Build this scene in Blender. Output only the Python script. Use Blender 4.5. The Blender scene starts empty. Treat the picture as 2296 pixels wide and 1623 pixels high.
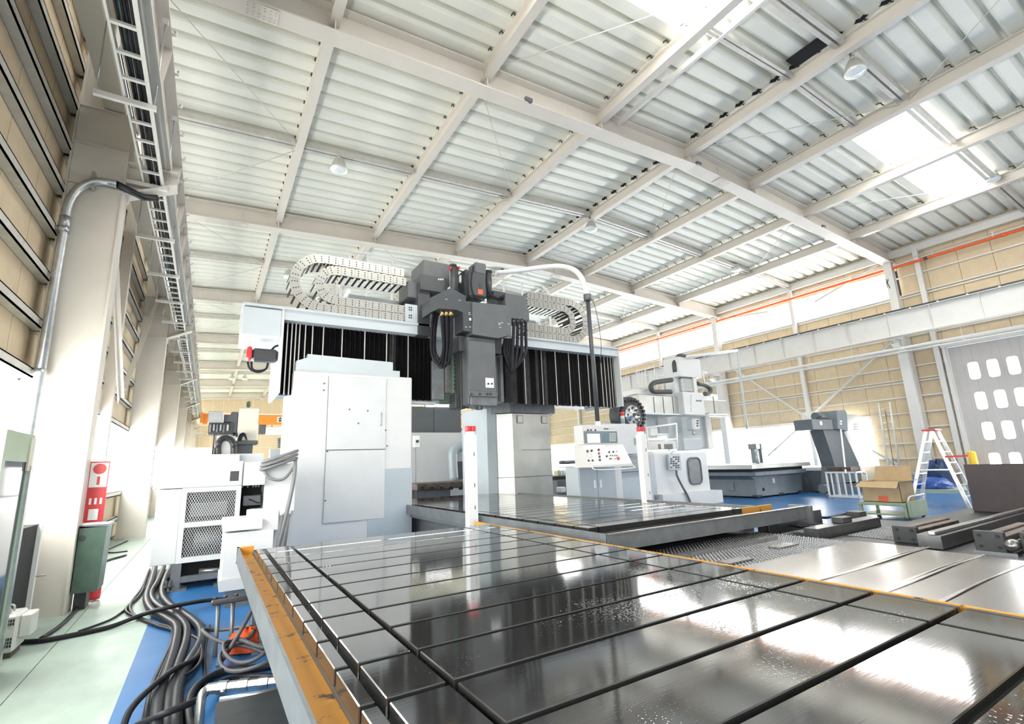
import bpy, math, random
from mathutils import Vector, Matrix
random.seed(7)
scn = bpy.context.scene
COL = scn.collection
# ------------------------------------------------------------------ camera
H = 1.6
FPX = 1089.43
YAW, PITCH, ROLL = 0.556386, 0.206542, -0.0377518
_f = Vector((math.sin(YAW)*math.cos(PITCH), math.cos(YAW)*math.cos(PITCH), math.sin(PITCH)))
_r = Vector((math.cos(YAW), -math.sin(YAW), 0)); _u = _r.cross(_f)
CR = math.cos(ROLL)*_r + math.sin(ROLL)*_u
CU = -math.sin(ROLL)*_r + math.cos(ROLL)*_u
cam = bpy.data.cameras.new('camera'); camo = bpy.data.objects.new('camera', cam); COL.objects.link(camo)
cam.sensor_fit = 'HORIZONTAL'; cam.sensor_width = 36; cam.lens = FPX/2296*36; cam.clip_end = 400; cam.clip_start = .05
M = Matrix((CR, CU, -_f)).transposed().to_4x4(); M.translation = (0, 0, H); camo.matrix_world = M
scn.camera = camo
def at(x, y, X=None, Y=None, Z=None):
    """real-world point on the sight line through pixel (x, y) at a known distance plane"""
    d = CR*((x-1148)/FPX) - CU*((y-811.5)/FPX) + _f
    t = X/d.x if X is not None else (Y/d.y if Y is not None else (Z-H)/d.z)
    return Vector((0, 0, H)) + d*t
# ------------------------------------------------------------------ world, exposure
w = bpy.data.worlds.new('sky'); scn.world = w; w.use_nodes = True
bg = w.node_tree.nodes['Background']; bg.inputs[0].default_value = (1.0, 1.0, 0.98, 1); bg.inputs[1].default_value = 1.8
vs = scn.view_settings; scn.display_settings.display_device = 'sRGB'
vs.view_transform = 'Standard'; vs.look = 'None'; vs.gamma = 1; vs.use_curve_mapping = False; vs.exposure = -0.44
DAY = 22.0      # daylight seen through the frosted window glass
SKYL = 24.0    # translucent roof sheets
scn.cycles.use_denoising = True
scn.cycles.max_bounces = 7; scn.cycles.diffuse_bounces = 5; scn.cycles.glossy_bounces = 4
scn.cycles.sample_clamp_indirect = 8
# ------------------------------------------------------------------ materials
MATS = {}
def mat(name, col, rough=.5, metal=0.0, var=0.0, vscale=4.0, col2=None, bump=0.0, bscale=60.0, rvar=0.0, emit=None, strength=0, spec=.5, stretch=None, coat=0, lo=.35, hi=.65):
    m = bpy.data.materials.new(name); m.use_nodes = True; nt = m.node_tree; N = nt.nodes; L = nt.links
    b = N['Principled BSDF']; b.inputs['Base Color'].default_value = (*col, 1); b.inputs['Roughness'].default_value = rough
    b.inputs['Metallic'].default_value = metal; b.inputs['Specular IOR Level'].default_value = spec
    if coat: b.inputs['Coat Weight'].default_value = coat; b.inputs['Coat Roughness'].default_value = .08
    tc = N.new('ShaderNodeTexCoord'); src = tc.outputs['Object']
    if stretch:
        mp = N.new('ShaderNodeMapping'); mp.inputs['Scale'].default_value = stretch; L.new(src, mp.inputs[0]); src = mp.outputs[0]
    if var or col2:
        n = N.new('ShaderNodeTexNoise'); n.inputs['Scale'].default_value = vscale; n.inputs['Detail'].default_value = 6; n.inputs['Roughness'].default_value = .6
        L.new(src, n.inputs['Vector'])
        r = N.new('ShaderNodeValToRGB'); L.new(n.outputs[0], r.inputs[0])
        c2 = col2 or tuple(max(0, c*(1-var)) for c in col)
        r.color_ramp.elements[0].position = lo; r.color_ramp.elements[1].position = hi
        r.color_ramp.elements[0].color = (*c2, 1); r.color_ramp.elements[1].color = (*col, 1)
        L.new(r.outputs[0], b.inputs['Base Color'])
        if rvar:
            mr = N.new('ShaderNodeMapRange'); mr.inputs[1].default_value = .3; mr.inputs[2].default_value = .7
            mr.inputs[3].default_value = rough+rvar; mr.inputs[4].default_value = rough; L.new(n.outputs[0], mr.inputs[0]); L.new(mr.outputs[0], b.inputs['Roughness'])
    if bump:
        n2 = N.new('ShaderNodeTexNoise'); n2.inputs['Scale'].default_value = bscale; n2.inputs['Detail'].default_value = 3; L.new(src, n2.inputs['Vector'])
        bp = N.new('ShaderNodeBump'); bp.inputs['Strength'].default_value = bump; bp.inputs['Distance'].default_value = .01
        L.new(n2.outputs[0], bp.inputs['Height']); L.new(bp.outputs[0], b.inputs['Normal'])
    if emit:
        b.inputs['Emission Color'].default_value = (*emit, 1); b.inputs['Emission Strength'].default_value = strength
    MATS[name] = m; return m
mat('beige_paint', (.66, .615, .55), .42, var=.06, vscale=1.5)
mat('white_steel', (.70, .69, .655), .4, var=.05, vscale=2)
mat('girt_steel', (.62, .60, .55), .4, .15, var=.15, vscale=6)
mat('deck', (.82, .815, .73), .45, .05, var=.04, vscale=2)
mat('tan_board', (.64, .52, .35), .75, var=.10, vscale=5)
mat('galv', (.55, .57, .58), .32, .8, var=.2, vscale=12)
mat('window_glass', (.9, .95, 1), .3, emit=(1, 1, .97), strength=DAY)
mat('window_dim', (.9, .95, 1), .3, emit=(1, 1, .97), strength=DAY*.3)  # same panes with a weaker glow, so the left ceiling stays darker
mat('skylight', (.9, .95, 1), .3, emit=(1, 1, .98), strength=SKYL)
mat('black_rubber', (.018, .018, .02), .38, var=.4, vscale=20)
mat('dark_iron', (.06, .06, .065), .45, .3)
mat('red_paint', (.55, .03, .035), .4)
mat('orange_pipe', (.85, .12, .02), .4)
mat('dark_gap', (.02, .02, .022), .8)
# ------------------------------------------------------------------ mesh builder
class MB:
    def __init__(s): s.v = []; s.f = []; s.sm = []
    def add(s, vs_, fs, smooth=False):
        o = len(s.v); s.v += [tuple(p) for p in vs_]
        for f in fs: s.f.append(tuple(i+o for i in f)); s.sm.append(smooth)
        return s
    def box(s, x0, x1, y0, y1, z0, z1):
        if x0 > x1: x0, x1 = x1, x0
        if y0 > y1: y0, y1 = y1, y0
        if z0 > z1: z0, z1 = z1, z0
        v = [(x, y, z) for z in (z0, z1) for y in (y0, y1) for x in (x0, x1)]
        return s.add(v, [(0, 2, 3, 1), (4, 5, 7, 6), (0, 1, 5, 4), (2, 6, 7, 3), (0, 4, 6, 2), (1, 3, 7, 5)])
    def cbox(s, x0, x1, y0, y1, z0, z1, b=.01):
        """box with chamfered edges"""
        if x0 > x1: x0, x1 = x1, x0
        if y0 > y1: y0, y1 = y1, y0
        if z0 > z1: z0, z1 = z1, z0
        b = min(b, (x1-x0)*.45, (y1-y0)*.45, (z1-z0)*.45)
        c = ((x0+x1)/2, (y0+y1)/2, (z0+z1)/2); h = ((x1-x0)/2, (y1-y0)/2, (z1-z0)/2)
        V = []; idx = {}
        for sx in (-1, 1):
            for sy in (-1, 1):
                for sz in (-1, 1):
                    for ax in range(3):
                        p = [c[i]+(sx, sy, sz)[i]*(h[i] if i == ax else h[i]-b) for i in range(3)]
                        idx[(sx, sy, sz, ax)] = len(V); V.append(tuple(p))
        F = []
        for ax in range(3):
            o = [i for i in range(3) if i != ax]
            for sg in (-1, 1):
                q = []
                for a, bb in ((-1, -1), (1, -1), (1, 1), (-1, 1)):
                    k = [0, 0, 0]; k[ax] = sg; k[o[0]] = a; k[o[1]] = bb; q.append(idx[(*k, ax)])
                if (sg > 0) == (ax == 1): q.reverse()
                F.append(tuple(q))
        for ax in range(3):      # edges along ax
            o = [i for i in range(3) if i != ax]
            for a in (-1, 1):
                for bb in (-1, 1):
                    def K(sg, face):
                        k = [0, 0, 0]; k[ax] = sg; k[o[0]] = a; k[o[1]] = bb; return idx[(*k, face)]
                    q = [K(-1, o[0]), K(1, o[0]), K(1, o[1]), K(-1, o[1])]
                    F.append(tuple(q if (a*bb > 0) == (ax != 1) else q[::-1]))
        for sx in (-1, 1):
            for sy in (-1, 1):
                for sz in (-1, 1):
                    q = [idx[(sx, sy, sz, 0)], idx[(sx, sy, sz, 1)], idx[(sx, sy, sz, 2)]]
                    F.append(tuple(q if sx*sy*sz > 0 else q[::-1]))
        return s.add(V, F)
    def prism(s, poly, a, b, axis='y'):
        """extrude a 2D polygon: axis y -> (x,z), x -> (y,z), z -> (x,y)"""
        def P(p, t): return (p[0], t, p[1]) if axis == 'y' else ((t, p[0], p[1]) if axis == 'x' else (p[0], p[1], t))
        n = len(poly); V = [P(p, a) for p in poly]+[P(p, b) for p in poly]
        F = [tuple(range(n)), tuple(range(2*n-1, n-1, -1))]+[(i, i+n, (i+1) % n+n, (i+1) % n) for i in range(n)]
        return s.add(V, F)
    def tube(s, pts, r, n=8, cap=True, smooth=True):
        pts = [Vector(p) for p in pts]; V = []; F = []
        m = len(pts); t0 = (pts[1]-pts[0]).normalized()
        up = Vector((0, 0, 1)) if abs(t0.z) < .9 else Vector((1, 0, 0))
        nrm = t0.cross(up).normalized()
        for i, p in enumerate(pts):
            t = (pts[min(i+1, m-1)]-pts[max(i-1, 0)]).normalized()
            nrm = (nrm-t*nrm.dot(t)); nrm = nrm.normalized() if nrm.length > 1e-6 else t.orthogonal().normalized()
            bn = t.cross(nrm)
            rr = r[i] if isinstance(r, (list, tuple)) else r
            for k in range(n):
                a = 2*math.pi*k/n; V.append(p+nrm*(math.cos(a)*rr)+bn*(math.sin(a)*rr))
        for i in range(m-1):
            for k in range(n):
                F.append((i*n+k, i*n+(k+1) % n, (i+1)*n+(k+1) % n, (i+1)*n+k))
        s.add(V, F, smooth)
        if cap:
            o = len(s.v)-len(V); s.f.append(tuple(o+k for k in range(n-1, -1, -1))); s.sm.append(False)
            s.f.append(tuple(o+(m-1)*n+k for k in range(n))); s.sm.append(False)
        return s
    def cyl(s, p0, p1, r, n=12): return s.tube([p0, p1], r, n)
    def bar(s, p0, p1, w, h=None, up=(0, 0, 1)):
        """rectangular bar from p0 to p1"""
        h = h or w; p0, p1 = Vector(p0), Vector(p1); t = (p1-p0).normalized(); u = Vector(up)
        if abs(t.dot(u)) > .98: u = Vector((0, 1, 0))
        sd = t.cross(u).normalized(); u = sd.cross(t)
        V = [p+sd*(a*w/2)+u*(b*h/2) for p in (p0, p1) for a, b in ((-1, -1), (1, -1), (1, 1), (-1, 1))]
        return s.add(V, [(3, 2, 1, 0), (4, 5, 6, 7), (0, 1, 5, 4), (1, 2, 6, 5), (2, 3, 7, 6), (3, 0, 4, 7)])
    def lathe(s, c, prof, n=20, axis='z', smooth=True):
        V = []; F = []; c = Vector(c)
        for rr, z in prof:
            for k in range(n):
                a = 2*math.pi*k/n; x, y = math.cos(a)*rr, math.sin(a)*rr
                V.append(c+Vector((x, y, z) if axis == 'z' else ((z, x, y) if axis == 'x' else (y, z, x))))
        for i in range(len(prof)-1):
            for k in range(n): F.append((i*n+k, i*n+(k+1) % n, (i+1)*n+(k+1) % n, (i+1)*n+k))
        return s.add(V, F, smooth)
    def ibeam(s, p0, p1, w, h, tf=.02, tw=.015, up=(0, 0, 1)):
        """I section whose centre line runs p0-p1; w flange width, h depth along up"""
        p0, p1 = Vector(p0), Vector(p1); u = Vector(up); t = (p1-p0).normalized(); sd = t.cross(u).normalized(); u = sd.cross(t)
        pr = [(-w/2, -h/2), (w/2, -h/2), (w/2, -h/2+tf), (tw/2, -h/2+tf), (tw/2, h/2-tf), (w/2, h/2-tf), (w/2, h/2), (-w/2, h/2), (-w/2, h/2-tf), (-tw/2, h/2-tf), (-tw/2, -h/2+tf), (-w/2, -h/2+tf)]
        V = [p+sd*a+u*b for p in (p0, p1) for a, b in pr]; n = 12
        F = [(i, (i+1) % n, (i+1) % n+n, i+n) for i in range(n)]
        for o, rev in ((0, True), (n, False)):
            for q in ((0, 1, 2, 11), (2, 3, 10, 11), (3, 4, 9, 10), (4, 5, 8, 9), (5, 6, 7, 8)):
                q = tuple(i+o for i in q); F.append(q[::-1] if rev else q)
        return s.add(V, F)
    def mesh(s, name):
        me = bpy.data.meshes.new(name); me.from_pydata(s.v, [], s.f); me.polygons.foreach_set('use_smooth', s.sm); me.update(); return me
    def build(s, name, m, parent=None, **k):
        return link(name, s.mesh(name), m, parent, **k)
def link(name, me, m, parent=None, loc=None, rz=None, label=None, cat=None, group=None, kind=None):
    if not me.materials: me.materials.append(MATS[m] if isinstance(m, str) else m)
    o = bpy.data.objects.new(name, me); COL.objects.link(o)
    if parent is not None:
        o.parent = parent
        o.matrix_parent_inverse = winv(parent)
    if loc is not None: o.location = loc
    if rz is not None: o.rotation_euler.z = rz
    return tag(o, label, cat, group, kind)
def winv(p):
    m = p.matrix_basis.copy(); q = p
    while q.parent is not None:
        m = q.parent.matrix_basis @ q.matrix_parent_inverse @ m; q = q.parent
    return m.inverted()
def tag(o, label=None, cat=None, group=None, kind=None):
    if label: o['label'] = label
    if cat: o['category'] = cat
    if group: o['group'] = group
    if kind: o['kind'] = kind
    return o
def thing(name, label, cat, loc=(0, 0, 0), group=None, kind=None, rz=0):
    o = bpy.data.objects.new(name, None); COL.objects.link(o); o.location = loc; o.rotation_euler.z = rz; o.empty_display_size = .1
    o.matrix_basis  # parts are modelled in world space and keep it
    return tag(o, label, cat, group, kind)
def copy_tree(o, parent=None, delta=None):
    c = o.copy(); COL.objects.link(c); c.parent = parent
    for ch in list(o.children): copy_tree(ch, c)
    return c
def smooth_path(pts, n=6):
    """Catmull-Rom through the points"""
    P = [Vector(p) for p in pts]; P = [P[0]*2-P[1]]+P+[P[-1]*2-P[-2]]; out = []
    for i in range(1, len(P)-2):
        a, b, c, d = P[i-1:i+3]
        for k in range(n):
            t = k/n; out.append(.5*((2*b)+(c-a)*t+(2*a-5*b+4*c-d)*t*t+(3*b-a-3*c+d)*t**3))
    out.append(P[-2]); return out
# ================================================================== THE HALL
XL, XR, XMID = -2.1, 25.7, 12.15
YN, YF = -9.0, 66.0
def zb(x): return 9.70+.05*(XMID-XL-abs(x-XMID))      # underside of the rafters
ZDECK = .70                                                # deck underside above zb
RAFT = [8.5+9*k for k in range(-1, 7)]
# ---- floor
mat('floor_green', (.40, .49, .43), .34, var=.22, vscale=1.6, rvar=.2, stretch=(1, .55, 1), spec=.35)
mat('floor_blue', (.028, .14, .35), .26, var=.15, vscale=.8, rvar=.12, spec=.3, lo=.2, hi=.8)
XB = -.44
fl = thing('floor', None, None, kind='structure')
MB().box(XL, XB, YN, YF, -.3, -.012).build('joint_bed', 'dark_gap', fl)
for x0, x1 in ((XL, -1.175), (-1.167, XB)):
    for j in range(12):
        y0 = YN+6.25*j
        MB().box(x0, x1, y0+.004, min(YF, y0+6.25)-.004, -.012, 0).build('slab', 'floor_green', fl)
MB().box(XB, XR, YN, 30, -.3, 0).build('painted_surface', 'floor_blue', fl)
MB().box(XB, XR, 30, YF, -.3, 0).build('slab', 'floor_green', fl)
# ---- roof: folded sheets along X, pitch .5
cl = thing('ceiling', None, None, kind='structure')
def sheet(x0, x1):
    pr = [(0, .19), (.025, .18), (.055, .06), (.085, .02), (.13, 0), (.37, 0), (.415, .02), (.445, .06), (.475, .18), (.5, .19)]
    n = len(pr); V = [(x, y, zb(x)+ZDECK+z) for x in (x0, x1) for y, z in pr]
    me = MB().add(V, [(i, i+1, i+1+n, i+n) for i in range(n-1)], False).mesh('roof_sheet')
    return me
SK = ((1.9, 8.9), (15.7, 22.5))
spans = {'L': sheet(XL-.1, XMID), 'R': sheet(XMID, XR+.1), 'L0': sheet(XL-.1, SK[0][0]), 'Ls': sheet(*SK[0]), 'L1': sheet(SK[0][1], XMID), 'R0': sheet(XMID, SK[1][0]), 'Rs': sheet(*SK[1]), 'R1': sheet(SK[1][1], XR+.1)}
y = YN
while y < YF:
    if 3.9 < y+.25 < 5.5: ks = ('L0', 'Ls', 'L1', 'R0', 'Rs', 'R1')
    else: ks = ('L', 'R')
    for k in ks:
        link('skylight_sheet' if k[-1] == 's' else 'roof_sheet', spans[k], 'skylight' if k[-1] == 's' else 'deck', cl, loc=(0, y, 0))
    y += .5
# ---- rafters: bent I sections on every frame line
for Y in RAFT:
    t = thing('rafter_beam', None, None, (XMID, Y, 10), kind='structure')
    for sgn, xe in ((-1, XL+.05), (1, XR-.05)):
        hgt = .60
        a, b = (xe, Y, zb(xe)+hgt/2), (XMID, Y, zb(XMID)+hgt/2)
        if sgn > 0: a, b = b, a
        MB().ibeam(a, b, .40, hgt, .03, .02).build('rafter_half', 'beige_paint', t)
    for x in (1.45, 4.8, 8.3, 11.9, 15.2, 18.6, 22.1):     # stiffeners
        for s in (-1, 1): MB().box(x-.012, x+.012, Y+s*.012, Y+s*.19, zb(x)+.03, zb(x)+.57).build('stiffener', 'beige_paint', t)
    if Y < 30:
        for x in (.2, 13.6):   # bolted splice plates with their bolt heads
            MB().box(x-.28, x+.28, Y-.17, Y+.17, zb(x)-.014, zb(x)-.001).build('splice_plate', 'beige_paint', t)
            b = MB()
            for i in range(6):
                for s in (-.12, -.05, .05, .12): b.cyl((x-.23+.092*i, Y+s, zb(x)-.035), (x-.23+.092*i, Y+s, zb(x)-.012), .014, 6)
            tag(b.build('bolt_rows', 'beige_paint', t), kind='stuff')
            MB().box(x-.14, x+.14, Y-.03, Y+.03, zb(x)+.08, zb(x)+.5).build('web_plate', 'beige_paint', t)
# ---- secondary beams along Y, with black deck clips at every rib
BX = (1.45, 4.8, 8.3, 11.9, 15.2, 18.6, 22.1)
clip = MB()
clip.tube([(0, -.10, 0), (0, -.06, .03), (0, -.035, .12), (0, .035, .135), (0, .10, .13)], .017, 5)
clipme = clip.mesh('deck_clip')
for bi, x in enumerate(BX):
    t = thing('roof_beam', None, None, (x, 20, 10), kind='structure')
    z = zb(x)+.60
    ys = [YN]+[Y for Y in RAFT if Y > YN]+[YF]
    for a, b in zip(ys[:-1], ys[1:]):
        MB().ibeam((x, a+.02, z-.17), (x, b-.02, z-.17), .20, .36, .02, .012).build('beam_span', 'beige_paint', t)
    y = 2.5
    while y < 27:
        link('deck_clip', clipme, 'dark_iron', t, loc=(x-.10, y, z+.015)); y += .5
for x, y0, y1 in ((9.0, -1, 8.4), (15.55, -1, 8.4)):        # light trimmer beams beside the roof lights
    MB().box(x-.04, x+.04, y0, y1, zb(x)+.42, zb(x)+.56).build('trimmer_beam', 'white_steel', kind='structure')
# ---- mid-bay struts (pairs of channels along X)
for Y in [4+9*k for k in range(0, 7)]:
    t = thing('strut_beam', None, None, (XMID, Y, 10.5), kind='structure')
    xs = (XL,)+BX+(XR,)
    for a, b in zip(xs[:-1], xs[1:]):
        for dy in (-.075, .075):
            MB().bar((a+.1, Y+dy, zb(a)+.52), (b-.1, Y+dy, zb(b)+.52), .10, .15).build('channel', 'girt_steel', t)
t = thing('strut_beam', None, None, (XMID, 5.35, 10.5), kind='structure')     # trimmer of the roof lights
for a, b in ((8.3, 11.9), (11.9, 15.2)):
    for dy in (-.05, .05): MB().bar((a+.1, 5.15+dy, zb(a)+.52), (b-.1, 5.15+dy, zb(b)+.52), .07, .12).build('channel', 'girt_steel', t)
# ---- thin brace rods in the roof plane
def rod(p, q, r=.011, m='beige_paint', parent=cl, name='brace_rod'):
    return MB().tube([p, q], r, 6).build(name, m, parent)
for Y0 in (-.5, 8.5, 17.5, 26.5):
    for k in range(-1, 7):
        x0 = XL+.3 if k < 0 else BX[k]; x1 = XR-.3 if k == 6 else BX[k+1]
        if k % 2 == 0: continue
        xm = (x0+x1)/2
        for (xa, ya, xb_, yb_) in ((x0, Y0+.2, x1, Y0+4.4), (x1, Y0+4.6, x0, Y0+8.8)):
            rod((xa, ya, zb(xa)+.44), (xb_, yb_, zb(xb_)+.44))
# ================================================================== WALLS
mat('door_paint', (.56, .53, .50), .45, var=.05, vscale=1)
mat('frame_white', (.85, .86, .86), .35)
def panel_wall(name, X, side, y0, y1, ybuild, pitch, bands, hmax=10.6, skip=None):
    """tan insulation boards as separate panels, cut by window bands (z0,z1,ya,yb)"""
    t = thing(name, None, None, (X, (y0+y1)/2, 0), kind='structure')
    cache = {}
    th = .05; xa, xb = (X-th, X) if side < 0 else (X, X+th)
    n = int((y1-y0)/pitch)
    MB().box(xa-.06*(side < 0) - (.02 if side < 0 else 0), xb if side < 0 else xb+.08, y0, y1, 0, .05).build('sill_rail', 'girt_steel', t)
    for i in range(n):
        ya = y0+i*pitch; ym = ya+pitch/2
        cuts = sorted((b[0], b[1]) for b in bands if b[2] < ym < b[3])
        z = 0; segs = []
        for c0, c1 in cuts:
            if c0 > z: segs.append((z, c0))
            z = c1
        if z < hmax: segs.append((z, hmax))
        for z0, z1 in segs:
            k = (round(z0, 3), round(z1, 3))
            if k not in cache: cache[k] = MB().box(xa, xb, .006, pitch-.006, z0, z1).mesh('wall_panel')
            link('wall_panel', cache[k], 'tan_board', t, loc=(0, ya, 0))
    return t
BL = [(1.25, 2.92, -9, 66), (8.2, 9.4, 9.0, 66)]
BR = [(.9, 3.03, 10.4, 66), (8.2, 9.45, 8.85, 66), (0, 5.75, -1.2, 7.3)]
wl = panel_wall('wall_left', XL, -1, YN, YF, None, 1.045, BL)
wr = panel_wall('wall_right', XR, 1, YN+.62, YF, None, 1.045, BR)
MB().box(XL-.12, XL-.055, YN, YF, 0, 1.25).build('backing', 'dark_gap', wl); MB().box(XL-.12, XL-.055, YN, YF, 2.92, 8.2).build('backing', 'dark_gap', wl); MB().box(XL-.12, XL-.055, YN, YF, 9.4, 11.6).build('backing', 'dark_gap', wl); MB().box(XL-.12, XL-.055, YN, 9.0, 8.2, 9.4).build('backing', 'dark_gap', wl)
MB().box(XR+.055, XR+.12, YN, 10.43, 5.75, 8.2).build('backing', 'dark_gap', wr); MB().box(XR+.055, XR+.12, 10.43, YF, 3.03, 8.2).build('backing', 'dark_gap', wr); MB().box(XR+.055, XR+.12, YN, YF, 9.45, 11.6).build('backing', 'dark_gap', wr); MB().box(XR+.055, XR+.12, 7.3, 10.43, 0, 5.75).build('backing', 'dark_gap', wr); MB().box(XR+.055, XR+.12, YN, 8.85, 8.2, 9.45).build('backing', 'dark_gap', wr); MB().box(XR+.055, XR+.12, 10.4, YF, 0, .9).build('backing', 'dark_gap', wr)
# window bands: one frosted pane per bay with bars
def window(n, X, z0, z1, y0, y1, side, gm_='window_glass'):
    t = thing('window_%d' % n, None, None, (X, (y0+y1)/2, z0), kind='structure')
    x = X+side*.03
    w_ = (y1-y0)/max(1, round((y1-y0)/2.25)); y = y0
    while y < y1-.1:
        MB().box(x, x+side*.01, y+.02, y+w_-.02, z0+.03, z1-.03).build('pane', gm_, t); y += w_
        if y < y1-.1: MB().box(x-.02, x+.02, y-.02, y+.02, z0, z1).build('window_frame', 'frame_white', t)
    for z in (z0, z1): MB().box(x-.04, x+.04, y0, y1, z-.03, z+.03).build('window_frame', 'frame_white', t)
wn = 0
for Y in [-9.5]+RAFT:
    a, b = Y+.12, min(Y+8.88, YF-.1)
    if b > a:
        wn += 1; window(wn, XL, 1.25, 2.92, max(a, YN), b, -1)
    if Y >= 8:
        wn += 1; window(wn, XL, 8.2, 9.4, 8.77 if Y < 9 else a, b, -1, 'window_dim')
        wn += 1; window(wn, XR, 8.2, 9.45, a, b, 1)
        wn += 1; window(wn, XR, .9, 3.03, max(a, 10.44), b, 1)
# girts
for i, z in enumerate((.55, 1.22, 2.95, 3.6, 4.25, 4.9, 5.55, 6.2, 6.85, 7.5, 8.15, 9.45, 10.0)):
    t = thing('girt_beam', None, None, (XL, 20, z), kind='structure')
    for Y in [-9.0]+[y for y in RAFT if y < 40]:
        MB().box(XL+.005, XL+.12, Y+.05, Y+8.95, z-.06, z-.04).box(XL+.005, XL+.12, Y+.05, Y+8.95, z+.045, z+.06).box(XL+.105, XL+.12, Y+.05, Y+8.95, z-.06, z+.06).build('girt_span', 'girt_steel', t)
for i, z in enumerate((.55, 1.2, 1.84, 2.49, 3.12, 3.8, 4.44, 5.09, 5.74, 6.4, 7.0, 7.6, 8.12, 9.05, 9.7, 10.25)):
    t = thing('girt_beam', None, None, (XR, 20, z), kind='structure')
    dbl = z in (4.44, 8.12, 5.74)
    for Y in [-.5]+[y for y in RAFT if 8 < y < 36]:
        y0, y1 = Y+.1, Y+8.9
        if z < 5.6 and Y < 0: y0 = 7.35
        if z < 3 and Y > 0:
            if Y < 9: y1 = 10.43
            elif z > .9: continue
        if 8.3 < z < 9.4 and Y > 0: continue
        MB().box(XR-.09, XR-.005, y0, y1, z-.025, z+.025).build('girt_span', 'white_steel', t)
        if dbl: MB().box(XR-.10, XR-.005, y0, y1, z+.09, z+.13).build('girt_span', 'white_steel', t)
# intermediate wall posts
for Y, X, d in [(7.5, XR, -1), (13, XR, -1), (22, XR, -1), (31, XR, -1), (4.0, XL, 1), (13, XL, 1), (22, XL, 1), (31, XL, 1)]:
    x0, x1 = (X-.28, X-.10) if d < 0 else (X+.12, X+.30)
    MB().box(x0, x1, Y-.09, Y+.09, 0 if Y != 4 or X > 0 else 0, zb(X)+.35).build('post_column', 'white_steel' if d < 0 else 'beige_paint', kind='structure')
# eave beams
for X, s in ((XL, 1), (XR, -1)):
    z = zb(X)+.42
    MB().ibeam((X+s*.16, YN, z), (X+s*.16, YF, z), .2, .34, .02, .015).build('eave_beam', 'white_steel', kind='structure')
# ================================================================== COLUMNS AND CRANE BEAMS
def column(X0, X1, Y, right):
    """built-up column: front and back plates, two flanges, narrower head above the crane level"""
    t = thing('steel_column', None, None, ((X0+X1)/2, Y, 0), kind='structure')
    m = 'white_steel' if right else 'beige_paint'
    ys = .17
    inner = X0 if right else X1; outer = X1 if right else X0
    MB().box(X0+.015, X1-.015, Y-ys+.02, Y-ys+.035, 0, 6.9).build('web_plate', m, t)
    MB().box(X0+.015, X1-.015, Y+ys-.035, Y+ys-.02, 0, 6.9).build('web_plate', m, t)
    for x in (X0, X1): MB().box(x-.012, x+.012, Y-ys, Y+ys, 0, 6.9).build('flange', m, t)
    for z in (5.68, 6.3, 6.9): MB().box(X0, X1, Y-ys-.012, Y+ys, z-.012, z+.012).build('stiffener', m, t)
    s = 1 if right else -1                 # head continues against the wall
    hx = X1 if right else X0
    MB().ibeam((hx-s*.14, Y, 6.9), (hx-s*.14, Y, zb(hx)+.1), .30, .28, .018, .014, up=(1, 0, 0)).build('head', m, t)
    # bracket carrying the crane beam
    bx = inner-s*.62 if right else inner+.62
    MB().prism([(inner, 5.68), (inner, 6.18), (bx, 6.18), (bx, 5.98)], Y-.01, Y+.01, 'y').build('bracket', m, t)
    MB().box(min(inner, bx), max(inner, bx), Y-.14, Y+.14, 6.16, 6.19).build('bracket_plate', m, t)
    MB().add([(inner, Y-.14, 5.67), (inner, Y+.14, 5.67), (bx, Y+.14, 5.97), (bx, Y-.14, 5.97), (inner, Y-.14, 5.69), (inner, Y+.14, 5.69), (bx, Y+.14, 5.99), (bx, Y-.14, 5.99)], [(0, 1, 2, 3), (7, 6, 5, 4), (0, 4, 5, 1), (1, 5, 6, 2), (2, 6, 7, 3), (3, 7, 4, 0)]).build('bracket_plate', m, t)
    return t
for Y in RAFT:
    if Y > 0:
        column(-1.98, -1.36, Y, False)
        if Y < 40: column(24.95, 25.5, Y, True)
# the K painted on the column
mat('marking_black', (.03, .03, .035), .5)
kq = at(1992, 635, Y=8.31); kk = MB()
kk.bar((kq.x-.12, 8.335, kq.z-.2), (kq.x-.12, 8.335, kq.z+.2), .055, .012, up=(0, 1, 0)).bar((kq.x-.10, 8.335, kq.z-.03), (kq.x+.12, 8.335, kq.z+.2), .055, .012, up=(0, 1, 0)).bar((kq.x-.03, 8.335, kq.z+.04), (kq.x+.13, 8.335, kq.z-.2), .055, .012, up=(0, 1, 0))
kk.build('painted_letter', 'marking_black', None, label='black letter K painted on the column by the window strip', cat='letter')
# crane beams with stiffeners, rail and rail clips
def crane_beam(X, face, m):
    t = thing('crane_beam', None, None, (X, 20, 6.2), kind='structure')
    z0, z1 = 6.2, 7.22
    ys = [-.5]+[y for y in RAFT if y > 0]
    for a, b in zip(ys[:-1], ys[1:]):
        if a > 45: break
        MB().ibeam((X, a+.01, (z0+z1)/2), (X, b-.01, (z0+z1)/2), .30, z1-z0, .022, .012).build('beam_span', m, t)
        y = a+1.5
        while y < b-.3:
            MB().prism([(X+face*.008, z1-.02), (X+face*.15, z1-.02), (X+face*.04, z0+.05), (X+face*.008, z0+.05)], y-.006, y+.006, 'y').build('stiffener', m, t); y += 1.5
    MB().box(X-.035, X+.035, -.5, 53, z1, z1+.10).build('crane_rail', 'dark_iron', t)
    return t
cbl = crane_beam(-.98, 1, 'beige_paint'); cbr = crane_beam(24.1, -1, 'white_steel')
hook = MB(); hook.tube([(0, 0, 0), (.05, 0, 0), (.06, 0, .03), (.05, 0, .06)], .02, 5)
hookme = hook.mesh('rail_clip')
y = 2.2
while y < 34:
    link('rail_clip', hookme, 'white_steel', cbl, loc=(-.84, y, 7.2)); y += .75
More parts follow.
